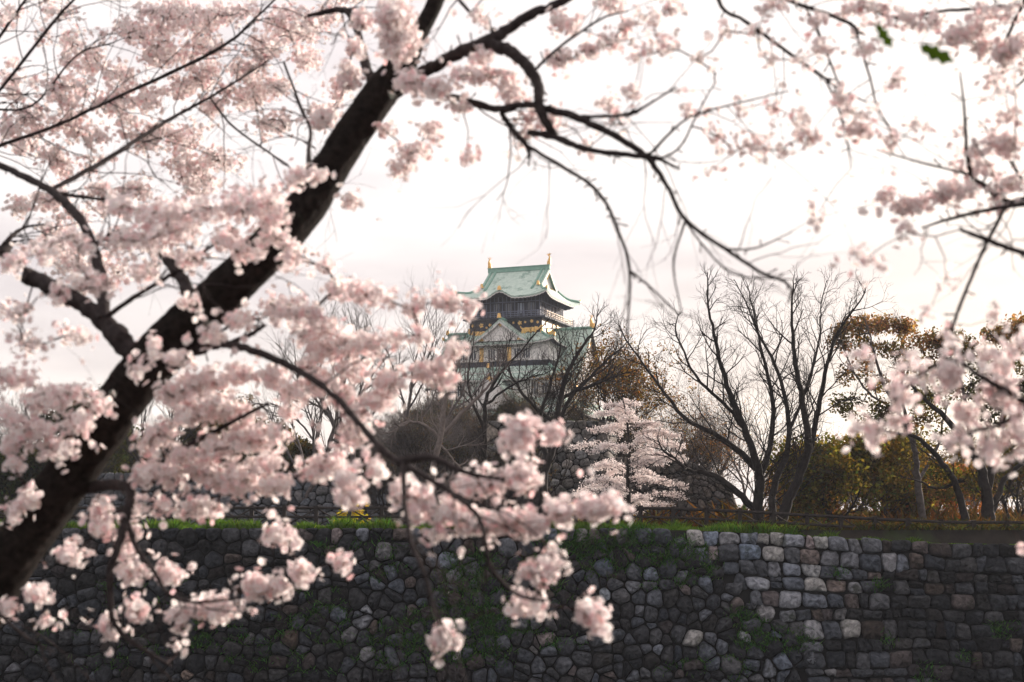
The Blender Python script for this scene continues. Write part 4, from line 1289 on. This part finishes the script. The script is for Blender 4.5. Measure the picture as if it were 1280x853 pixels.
rf = np.random.RandomState(77)
YT = 5.0
tree = empty('cherry_tree', (P(-330, 1240, YT)[0], YT, -1.25), 'near old cherry tree with a thick black leaning trunk and masses of pale pink blossom', 'tree')
OG = np.array(tree.location)
TRUNK = [(-330,1262,54,.5),(-270,1160,48,.45),(-150,980,42,.3),(-70,830,37,.1),(0,716,33,0),(60,632,31,0),(118,550,29,0),(165,482,30,0),(215,425,31,0),(275,370,28,0),(335,312,27,0),(385,255,25,.05),(430,185,24,.1),(470,125,23,.15),(500,85,21,.2),(522,45,13,.25),(545,0,11,.3),(565,-60,10,.4),(575,-160,7,.6)]
c = spline([(*p,) for p in TRUNK], 28)
p3 = np.array([P(a[0], a[1], YT + a[3]) for a in c]); rad = c[:,2] * YT / F
mb = MB()
kk = 40
t = norm(np.gradient(p3, axis=0)); ref = np.array((0.,1.,0.))
u = norm(np.cross(t, ref)); q = np.cross(t, u)
an = np.arange(kk + 1) * 2 * math.pi / kk
ll = np.concatenate([[0], np.cumsum(np.linalg.norm(np.diff(p3, axis=0), axis=1))])
bump = 1 + .10 * (vnoise(np.cos(an)[None] * 2.2 + 5 + ll[:,None] * 3, np.sin(an)[None] * 2.2 + ll[:,None] * 4.5) - .5) + .09 * (vnoise(np.cos(an)[None] * 7 + 30, np.sin(an)[None] * 7 + ll[:,None] * 22) - .5) + .05 * (vnoise(an[None] * 1.3 + 11 + 0 * ll[:,None], ll[:,None] * 60 + 0 * an[None]) - .5)
V = p3[:,None] + (rad[:,None] * bump)[...,None] * (np.cos(an)[None,:,None] * u[:,None] + np.sin(an)[None,:,None] * q[:,None])
mb.grid(V)
# knots and burls
mb.build('trunk', M['bark'], tree, OG)
SK_MAIN = [p3[112::4]]
def limb(name, pts, parent, og, Y, m='branch', k=9, keepnodes=SK_MAIN, spurs=True, twigs=True):
    p, rd = fg_tube(pts, Y, r=rf)
    rad_mean = rd.mean()
    mb = MB(); mb.tube(p, rd, k)
    if spurs:                                             # short spur shoots with buds
        for i in range(2, len(p) - 1):
            if twigs and rad_mean < .016 and rf.rand() < (.55 if p[i][0] < -.6 and p[i][2] > 1.2 else .13):
                d = norm(p[i] - p[i-1]); a = rf.normal(0, 1, 3); a -= a.dot(d) * d; a = norm(a); th = rf.uniform(.5, 1.0)
                tp_ = []
                grow((mb, mb), tp_, rf, p[i], d * math.cos(th) + a * math.sin(th), rf.uniform(.14, .5), min(.0032 if p[i][0] < 0 else .0019, rd[i] * .6), 1, 3 if p[i][0] < 0 else 2, -.02, .16, (3, 2, 2), minr=.0009 if p[i][0] < 0 else .0007)
            if rf.rand() < .26:
                d = norm(p[i] - p[i-1]); a = rf.normal(0, 1, 3); a -= a.dot(d) * d; a = norm(a)
                L_ = rf.uniform(.006, .03)
                e = p[i] + a * (rd[i] + L_) + d * L_ * rf.uniform(.1, 1.1)
                w_ = min(.0028, rd[i] * .7)
                mb.tube([p[i], p[i] * .4 + e * .6, e, e + norm(a + d * .3) * .006], [w_, w_ * .8, w_ * 1.15, w_ * .5], 4)
    mb.build(name, M[m], parent, og)
    keepnodes.append(p)
    return p
Z = lambda pts, dz: [(*p[:3], (p[3] if len(p) > 3 else 0) + dz) for p in pts]
LIMBS = [
 # forked limb at left
 [(195,472,15,0),(165,440,14,.0),(140,412,13,.05),(110,386,11.5,.1),(70,362,10.5,.15),(45,350,10.5,.2),(30,343,11,.2)],
 [(130,400,9,.05),(126,350,7.5,.15),(114,300,6.5,.3),(90,262,6.3,.5),(66,240,6,.7),(37,224,5.4,.9),(0,207,5,1.1),(-60,180,4.4,1.4)],
 [(240,372,9,.1),(225,345,8,.2),(205,318,6,.3),(187,300,3.5,.4),(156,287,2.2,.5)],
 [(136,394,3.4,.0),(173,368,3,-.1),(218,341,2.6,-.15),(272,302,1.4,-.2)],
 [(119,307,2.6,.3),(140,292,2.2,.35),(160,285,1.6,.4)],
 [(385,230,4,.2),(386,187,3,.5),(388,163,2.8,.7),(377,136,2.4,1.0),(355,78,1.8,1.3)],
 [(66,236,3.5,.8),(126,204,4.0,1.0),(184,167,3.6,1.3),(218,146,3.2,1.5),(262,122,2.6,1.7),(306,95,2,1.9),(337,75,1.4,2.0)],
 [(262,122,2.2,1.7),(289,156,2,1.6),(326,184,1.8,1.3),(360,207,1.5,.8)],
 [(-40,195,3.6,2.2),(0,182,3.4,2.2),(68,158,3.2,2.2),(146,122,3,2.2),(238,80,3.4,2.2),(289,51,3,2.2),(310,32,2.4,2.2),(343,0,2.0,2.2),(370,-30,1.6,2.2)],
 [(-30,140,3.2,2),(2,110,3,2),(65,30,2.8,2),(92,0,2.4,2),(130,-40,2,2)],
 [(-20,75,3.2,2.4),(0,45,3,2.4),(32,0,2.6,2.4),(60,-40,2,2.4)],
 [(-20,136,2.4,2.3),(40,132,2,2.3),(95,70,1.8,2.3),(140,54,1.4,2.3)],
 [(60,240,3,.8),(100,246,3,.8),(150,252,2,.9)],
 [(0,315,5,1.2),(10,300,4,1.2),(30,285,2.4,1.3),(60,280,1.5,1.3)],
 [(-40,330,9,1.0),(0,318,8,1.0),(15,305,4,1.1)],
 # low sweeping branch to the centre
 [(245,436,9,0),(279,430,5.6,-.15),(320,440,4.8,-.3),(374,464,3.9,-.5),(420,497,3.7,-.7),(450,531,3.6,-.8),(484,568,3.5,-.9),(526,593,3,-1.0),(570,620,2.6,-1.1),(600,650,2.5,-1.15),(607,682,2.4,-1.2),(615,712,2.2,-1.2),(645,742,1.8,-1.2),(680,752,1.6,-1.4)],
 [(500,577,4.5,-1.05),(540,572,3.6,-1.2),(580,590,2.8,-1.3),(630,600,2,-1.4)],
 [(279,432,4,-.1),(310,420,3.2,-.2),(331,407,2.4,-.3)],
 [(504,580,3,-1.1),(506,630,2.4,-1.25),(515,680,2.2,-1.35),(530,716,2,-1.4),(540,752,1.8,-1.4),(552,780,1.4,-1.4)],
 [(180,615,4,0),(218,569,3.6,-.15),(282,532,3,-.25),(336,504,2,-.35)],
 [(110,610,8,.05),(136,607,7,-.1),(163,611,6.4,-.2),(158,645,5.4,-.25),(146,689,4.6,-.3),(138,713,4.2,-.3),(138,753,3.6,-.3),(143,780,3.2,-.3),(167,804,2.6,-.3),(214,833,1.4,-.3)],
 [(160,655,3.6,-.25),(173,689,3,-.3),(194,716,2.6,-.35),(211,743,2.2,-.4),(245,753,1.8,-.45),(300,748,1.2,-.5)],
 [(-30,745,2.4,-.2),(0,769,2,-.3),(34,798,1.6,-.3),(68,815,1.1,-.3)],
 # top right limbs
 [(485,120,12,.2),(520,95,9,.1),(545,82,8,0),(575,66,8.5,-.1),(610,52,9,-.2),(630,40,7,-.2),(660,20,6,-.2),(705,0,5.6,-.2),(780,-50,5,-.2),(880,-110,4.4,-.2)],
 [(612,54,8.5,-.2),(640,66,7.5,-.25),(660,84,7,-.3),(673,107,6.4,-.35),(674,133,5.8,-.4),(687,160,5.4,-.4),(694,168,3.6,-.4)],
 [(556,118,3.2,-.1),(590,128,4.6,-.15),(619,136,4.6,-.2),(660,131,4.6,-.35),(690,138,4.6,-.4),(724,148,4.6,-.45),(772,172,4.2,-.5),(809,197,3.6,-.55),(833,231,2.7,-.6),(857,275,2.4,-.65),(908,312,2.2,-.7),(952,341,2,-.7),(982,353,1.7,-.75),(996,372,1,-.75)],
 [(660,166,3.6,-.35),(693,171,4.4,-.4),(721,183,3.6,-.45),(751,190,3.4,-.5),(795,195,3.2,-.55),(823,199,2.4,-.55),(850,212,1.2,-.6)],
 [(627,142,3.4,-.2),(640,162,3.4,-.25),(655,178,3.2,-.3),(661,190,2.4,-.3),(662,202,1.2,-.3)],
 [(655,180,2.6,-.3),(707,211,2.4,-.4),(738,231,2.2,-.45),(758,255,2,-.5),(773,289,1.8,-.55),(787,338,1.7,-.6),(784,423,1,-.6)],
 [(724,146,2.4,-.45),(770,145,2,-.5),(792,141,2.8,-.5),(805,134,1.5,-.5),(846,109,1,-.55)],
 [(668,88,2.2,-.3),(697,61,1.8,-.3),(751,24,1.5,-.35),(785,14,1,-.35)],
 [(565,-10,2.4,.1),(592,20,2.2,0),(619,42,2,-.2)],
 [(787,338,1.4,-.6),(816,362,1.2,-.7),(850,395,.9,-.75)],
 [(857,275,1.5,-.65),(842,330,1.2,-.7),(852,392,.8,-.75)],
 [(809,197,1.8,-.55),(850,155,1.4,-.7),(884,139,1.2,-.75),(986,114,.8,-.8)],
 [(822,200,1.5,-.55),(850,184,1.3,-.6),(870,146,1.1,-.65),(894,102,.7,-.7)],
 [(908,312,1.2,-.7),(945,310,1,-.8),(990,290,.6,-.9)],
 [(857,278,1.2,-.65),(890,320,1,-.8),(925,345,.9,-.8),(1010,350,.6,-.9)],
 [(880,-110,3.2,-.2),(898,0,2.4,-.3),(932,27,2.4,-.35),(986,66,2.2,-.4),(1030,97,1.8,-.45),(1047,110,1.6,-.5),(1085,129,.9,-.5)],
 [(880,-110,4,-.2),(940,-30,3.2,-.3),(986,0,2.8,-.4),(1040,20,2.5,-.5),(1068,34,2.2,-.5),(1073,51,1.6,-.5),(1088,99,1.4,-.55),(1098,136,1.1,-.55),(1125,177,.7,-.6)],
 [(1006,6,1.7,-.42),(1030,58,1.5,-.5),(1047,102,1.3,-.5),(1060,140,.9,-.5)],
 [(1032,99,1.3,-.5),(1054,153,1.1,-.55),(1064,211,.7,-.6)],
 [(440,60,6,.5),(452,70,6.5,.4),(462,95,7.5,.3),(475,120,9,.2)],
 [(385,20,3,.9),(432,14,5,.8),(450,50,5,.6),(462,92,5,.35)],
]
for lb in LIMBS: limb('branch', lb, tree, OG, YT)

def scatter(clusters, Y0, r, mult=1.0, deep=.9):
    o = []
    for cl in clusters:
        x, y, rx, ry, n = cl[:5]
        Yd = Y0 + (cl[5] if len(cl) > 5 else 0)
        n = max(1, int(round(n * mult * (Yd / 5.0) ** 1.4 + r.rand() - .5)))
        pr = .024 * F / Yd
        rx, ry = max(rx - pr, .35 * rx), max(ry - pr, .35 * ry)
        a = r.rand(n) * 6.283; q = np.sqrt(r.rand(n))
        for i in range(n):
            o.append(P(x + rx * q[i] * math.cos(a[i]), y + ry * q[i] * math.sin(a[i]), Yd + r.normal(0, min(rx, 22) * Yd / F * deep)))
    return o
UL = [(15,20,20,12,3),(50,45,10,8,1),(90,65,25,25,5),(160,40,25,15,6),(195,45,25,20,8),(205,70,20,15,6),(120,80,20,15,4),(150,95,25,15,5),(85,110,30,15,6),(40,150,25,15,4),(10,160,12,15,4),
 (240,30,30,20,9),(260,55,25,20,8),(225,110,20,15,6),(255,95,25,20,10),(310,90,25,18,8),(330,60,25,20,8),(370,35,35,25,14),(385,75,20,12,6),(345,110,20,15,6),(310,125,18,12,5),(265,135,18,12,4),(200,15,40,10,6),(290,15,40,12,8),(410,20,20,15,6),
 (120,170,18,14,4),(75,200,15,10,3),(150,150,8,8,1),(345,155,25,14,6),(405,145,18,18,8),(425,110,12,20,5),
 (180,175,20,14,5),(230,175,25,14,6),(265,195,20,14,5),(225,205,20,12,4),(245,230,30,20,8),(170,240,25,15,6),(60,250,25,10,5),(20,260,15,10,3),(80,215,10,8,2),(30,180,25,15,5),(130,130,30,15,5),(180,130,25,12,4)]
UM = [(150,260,25,15,8),(200,270,35,18,14),(250,265,30,18,12),(300,260,35,18,14),(330,250,30,25,18),(345,275,25,20,14),(370,225,18,20,8),(395,220,15,12,5),
 (20,330,20,15,5),(60,310,20,20,6),(100,300,25,20,8),(115,355,35,15,14),(75,365,15,10,4),(150,300,25,15,8),(180,300,25,15,8),(215,290,35,15,16),(180,340,20,15,8),(240,325,25,12,8),
 (310,315,30,15,14),(335,300,25,18,14),(365,320,25,18,12),(280,300,20,15,8),(240,380,14,14,5),(410,335,10,8,2),(420,360,15,12,4),
 (350,385,35,18,12),(385,395,25,18,8),(300,400,20,12,6),(20,390,25,15,5),(100,420,25,10,5),(40,430,30,15,5),(175,462,13,17,6),(190,435,20,10,6),(260,420,20,15,8),(225,450,20,12,8)]
LL = [(20,470,35,18,12),(60,500,35,20,14),(20,520,25,20,8),(95,490,25,12,6),(100,530,25,18,10),(40,540,25,15,8),(70,560,30,12,8),(15,555,15,10,4),(125,505,15,12,4),
 (255,480,30,20,18),(220,490,25,18,12),(300,470,25,15,10),(270,510,30,18,18),(235,520,22,18,12),(205,540,20,15,8),(190,555,18,14,7),(300,520,25,15,10),(330,545,35,18,20),(300,555,25,14,10),(265,560,25,14,10),(360,515,12,10,3),(230,570,20,10,6),(340,470,25,15,8),(370,490,20,12,5),
 (440,360,18,14,6),(470,370,30,15,12),(520,385,18,14,6),(560,378,25,12,9),(585,385,15,10,5),(525,420,15,12,5),(495,425,12,10,4),(430,430,20,15,8),(460,430,30,14,14),(440,460,25,15,12),(570,440,15,8,4),(555,455,12,8,3),(530,465,25,14,10),(555,475,15,10,5),(485,480,20,20,12),(470,500,20,15,8),(430,500,20,20,10),(445,520,18,10,7),(440,545,18,10,7),
 (405,440,20,15,8),(385,460,20,12,6),(400,480,25,15,9),(410,410,20,12,6),(380,420,20,12,6),
 (35,620,15,20,6),(20,640,10,15,4),(20,580,14,10,3),(185,590,25,15,12),(215,590,25,12,9),(250,590,20,14,10),(290,600,35,20,26),(345,605,25,14,12),(330,580,25,10,8),(260,635,25,10,9),(235,635,10,8,3),(390,590,25,10,10),(415,580,20,12,9),(350,668,20,14,9),(365,680,8,8,2),(430,703,12,8,4),
 (130,640,18,14,7),(130,660,18,10,6),(175,630,5,10,2),(203,630,8,12,3),(165,665,12,12,5),(155,690,12,15,5),(165,715,22,14,10),(210,717,14,14,7),(90,695,22,14,11),(50,743,20,11,8),(10,760,10,15,4),(170,765,13,11,7),(137,787,11,12,6),(63,776,8,8,2),(225,770,14,16,9),(262,760,28,18,20),(320,735,18,16,12),(345,735,20,12,10),(375,715,16,10,6),(225,808,6,5,1)]
CL = [(470,585,11,10,4),(432,600,14,15,6),(440,625,14,9,4),(495,612,10,7,3),(525,625,17,10,6),(646,597,28,16,16),(610,605,22,12,9),(580,610,18,12,7),(649,550,16,24,11),(692,543,13,11,5),(655,532,12,12,5),(560,640,22,14,10),(600,655,28,14,14),(545,668,12,7,3),(640,652,22,12,9),(670,658,18,11,7),(700,642,22,13,9),(740,636,24,14,12),(760,632,11,12,4),(668,716,24,8,10),(690,706,11,8,4),(648,757,17,6,5),(672,757,9,6,2),(740,766,20,8,8),(748,783,10,8,3),(555,798,14,14,10),(520,648,10,6,3)]
TP = [(500,45,26,40,44,.1),(490,20,24,20,16,0),(455,25,15,18,8,.5),(445,60,15,12,6,.4),(435,95,15,22,10,.4),(400,150,14,12,8,.3),(515,105,22,14,14,-.1),(545,112,20,9,9,-.15),(483,163,12,10,3,.3),(540,165,20,8,5,.2),(520,190,22,13,8,.2),(503,210,20,10,6,.2),(440,250,15,8,3,.2),(585,195,10,12,3),
 (580,95,25,10,5),(610,95,25,10,6),(640,100,15,12,5),(600,75,20,8,4),(575,135,15,8,3),(640,120,15,8,5),(660,150,20,10,4),(690,150,18,10,4),(700,25,14,10,5),(720,30,10,8,3),(700,75,20,10,6),(735,65,18,8,4),(760,55,20,8,4),(780,35,18,8,4),(765,5,20,6,5),(805,20,10,6,2),(840,10,15,10,4),(735,185,10,8,2),(770,150,15,8,2),(760,130,10,8,2),(650,175,10,8,2),(600,20,20,8,3)]
ru = np.random.RandomState(404)
for _ in range(150):
    x, y = ru.uniform(-10, 440), ru.uniform(-5, 340)
    if y < 575 - 1.28 * x and vnoise(x * .022 + 3, y * .03) > .36:
        UL.append((x, y, ru.uniform(12, 30), ru.uniform(7, 14), ru.randint(1, 4)))
clA = scatter(UL, YT + 2.6, rf, 2.5, 2.0)
clB = scatter(UM, YT + .4, rf, 1.35, 1.6) + scatter(UM, YT - .45, rf, .8, .8)
clC = scatter(LL, YT - .2, rf, 1.6, 1.2)
clD = scatter(CL, YT - .85, rf, 2.1, .8)
clE = scatter(TP, YT - .2, rf, 1.8, 1.0)
# lone tufts out along the thin top-right twigs
TR1 = [(970,5,14,8,3),(960,12,12,8,2),(960,75,8,6,2),(968,132,10,10,2),(1010,170,18,10,6),(935,180,10,10,3),(917,190,8,8,2),(980,188,10,6,2),(1075,165,15,15,6),(1065,140,10,8,3),(888,215,5,7,1),(1050,160,8,6,1),(1118,100,13,10,4),(1143,160,11,8,3),(1020,268,12,5,3),(855,5,8,5,1),(895,95,6,10,1)]
TR1 += [(905,40,8,8,2),(945,40,10,8,2),(1000,80,10,8,2),(1030,60,10,10,3),(925,135,12,6,2),(860,140,8,8,2),(895,170,8,6,2),(950,185,12,7,3),(1000,150,10,8,3),(1050,120,12,8,3),(1090,140,8,8,2),(1085,60,10,10,3),(1020,25,12,6,3),(830,60,14,8,4),(800,70,12,7,3),(815,30,12,8,3),(790,115,8,6,2),(870,75,6,6,1),(1110,175,8,6,2)]
clF = scatter(TR1, YT - .65, rf, 1.3, .8)
allc = np.array(clA + clB + clC + clD + clE + clF)
mb = MB()
tr_link(mb, rf, np.vstack(SK_MAIN), allc, .0014, 3, 1, .07, .30, 2.6)
mb.build('twigs', blossom_mats(), tree, OG)
mb = MB()
far_c = np.array(clA); near_c = allc[len(clA):]
bloom(mb, rf, far_c, .044, .0165, (4, 9))
bloom(mb, rf, near_c)
# sparse single flowers between the masses
ex = allc[rf.randint(0, len(allc), 1800)] + rf.normal(0, .04, (1800, 3))
bloom(mb, rf, ex, .018, .0145, (1, 4))
o = mb.build('blossom', blossom_mats(), tree, OG)

# second cherry tree, trunk outside the frame at right
YR = 4.4
tree2 = empty('cherry_tree', (P(1640, 1260, YR)[0], YR, -1.25), 'near cherry tree whose flowering branches reach in from the right edge', 'tree')
OG2 = np.array(tree2.location)
SK2 = []
p, rd = fg_tube([(1640,1300,62,0),(1600,1050,52,0),(1560,800,48,0),(1530,560,42,0),(1510,330,36,0),(1490,120,30,0),(1440,-60,22,0),(1350,-180,14,0)], YR, r=rf)
mb = MB(); mb.tube(p, rd, 14); mb.build('trunk', M['bark'], tree2, OG2); SK2.append(p)
for lb in [
 [(1500,240,16,0),(1380,262,10,0),(1310,256,7.5,0),(1280,252,6.4,0),(1258,254,5.6,0),(1234,235,4.2,0),(1214,218,3.2,0),(1207,170,2.4,0),(1205,130,1.6,0),(1200,90,1,0)],
 [(1300,255,4,0),(1258,258,3,-.1),(1210,268,2.6,-.1),(1180,276,2,-.1),(1152,285,1.2,-.1)],
 [(1258,256,3,0),(1241,290,2.6,-.1),(1227,317,2.4,-.15),(1210,358,2.2,-.2),(1192,405,2.2,-.3),(1186,433,2,-.3)],
 [(1214,220,2.2,0),(1202,216,1.8,0),(1139,200,1.4,-.1),(1095,187,.7,-.2)],
 [(1520,430,12,0),(1340,330,5,-.3),(1280,317,3.4,-.4),(1234,300,3,-.5),(1200,287,2,-.5)],
 [(1530,600,14,0),(1400,560,8,-.3),(1310,520,5,-.4),(1280,501,4,-.5),(1224,470,3,-.6),(1190,450,2,-.6),(1140,478,1.4,-.6),(1095,530,1,-.6)],
 [(1290,505,3,-.4),(1250,530,2.4,-.5),(1215,540,1.8,-.5),(1180,560,1,-.5)],
 [(1350,-180,9,0),(1330,-60,6,.2),(1290,0,4,.3),(1240,10,3,.4),(1180,14,2.4,.4),(1120,22,1.8,.4),(1080,8,1.2,.4)],
 [(1290,-20,3,.3),(1262,40,2.4,.3),(1246,62,2,.3),(1190,44,1.4,.3)],
 [(1320,-60,3,.2),(1300,60,2.4,.2),(1280,100,2,.2),(1250,120,1.2,.2)],
 [(1300,262,3,0),(1268,210,2.4,0),(1250,180,1.6,0),(1222,150,1,0)],
 ]: limb('branch', lb, tree2, OG2, YR, keepnodes=SK2)
RC = [(1095,10,30,10,7,.4),(1060,15,20,8,4,.4),(1130,25,20,10,6,.4),(1165,25,20,10,7,.4),(1190,45,18,12,6,.3),(1215,35,25,15,10,.3),(1245,20,25,14,9,.3),(1270,60,18,22,11,.2),(1255,70,15,10,6,.2),(1225,62,15,8,4,.3),
 (1110,245,13,7,4),(1145,255,18,8,6),(1180,245,18,9,8),(1200,240,22,11,9),(1245,180,15,8,5),(1235,215,15,10,4),(1265,230,15,10,5),(1240,100,8,12,2),(1255,120,10,5,2),(1180,170,6,5,1),(1133,290,8,8,2,-.4),(1075,325,12,7,3,-.4),(1225,190,10,8,3),(1268,190,12,10,4),(1262,145,12,10,3),(1210,200,6,6,2),(1250,255,20,6,4),(1130,262,10,5,2),
 (1185,470,17,15,9,-.6),(1122,491,12,9,5,-.6),(1090,537,13,9,6,-.6),(1118,527,11,8,4,-.6),(1210,517,17,8,7,-.5),(1250,490,22,12,10,-.5),(1275,430,13,13,5,-.5),(1255,455,13,10,5,-.5),(1270,520,13,13,6,-.5),(1240,560,17,8,7,-.5),(1275,550,10,10,5,-.5),(1200,552,12,7,4,-.5),(1132,455,9,7,3,-.6),(1075,452,8,6,2,-.6),(1190,425,10,6,2,-.3),(1245,395,8,6,1,-.4),(1160,395,6,4,1,-.5),(1182,350,5,4,1,-.4),(1230,440,14,8,4,-.5),(1280,686,4,3,.4,-.3)]
cl2 = np.array(scatter(RC, YR, rf, 1.35, .95))
mb = MB(); tr_link(mb, rf, np.vstack(SK2), cl2, .0013, 3, 1, .07, .30, 2.6); mb.build('twigs', blossom_mats(), tree2, OG2)
mb = MB(); bloom(mb, rf, cl2)
ex = cl2[rf.randint(0, len(cl2), 420)] + rf.normal(0, .035, (420, 3))
bloom(mb, rf, ex, .018, .0145, (1, 4))
mb.build('blossom', blossom_mats(), tree2, OG2)
# two lobed dark green leaves near the lens side of that tree
def lobed_leaf(c, ang, s, Y):
    out_ = [(-1,0),(-.7,.32),(-.45,.22),(-.15,.5),(.1,.24),(.45,.42),(.62,.16),(1,0),(.6,-.2),(.4,-.42),(.05,-.22),(-.2,-.46),(-.45,-.22),(-.7,-.3)]
    mb = MB()
    q = []
    for x, y in out_:
        X = x * math.cos(ang) - y * math.sin(ang); Yy = x * math.sin(ang) + y * math.cos(ang)
        q.append(P(c[0] + X * s, c[1] + Yy * s, Y + .02 * x + .012 * abs(y)))
    mid = P(c[0], c[1], Y + .006)
    q = np.array(q); n = len(q)
    mb.add(np.vstack([q, mid]), [(i, (i + 1) % n, n) for i in range(n)], 0, (.028,.06,.012))
    st = P(c[0] - math.cos(ang) * s, c[1] - math.sin(ang) * s, Y - .02)
    en = P(c[0] - math.cos(ang) * s + 18, c[1] - math.sin(ang) * s - 30, Y)
    mb.tube([st, en], [.0012, .0016], 4, 1)
    mb.build('leaf', [M['leaf'], M['twig']], tree2, OG2)
lobed_leaf((1106,46), 1.0, 19, 2.9)
lobed_leaf((1172,68), .45, 25, 2.9)
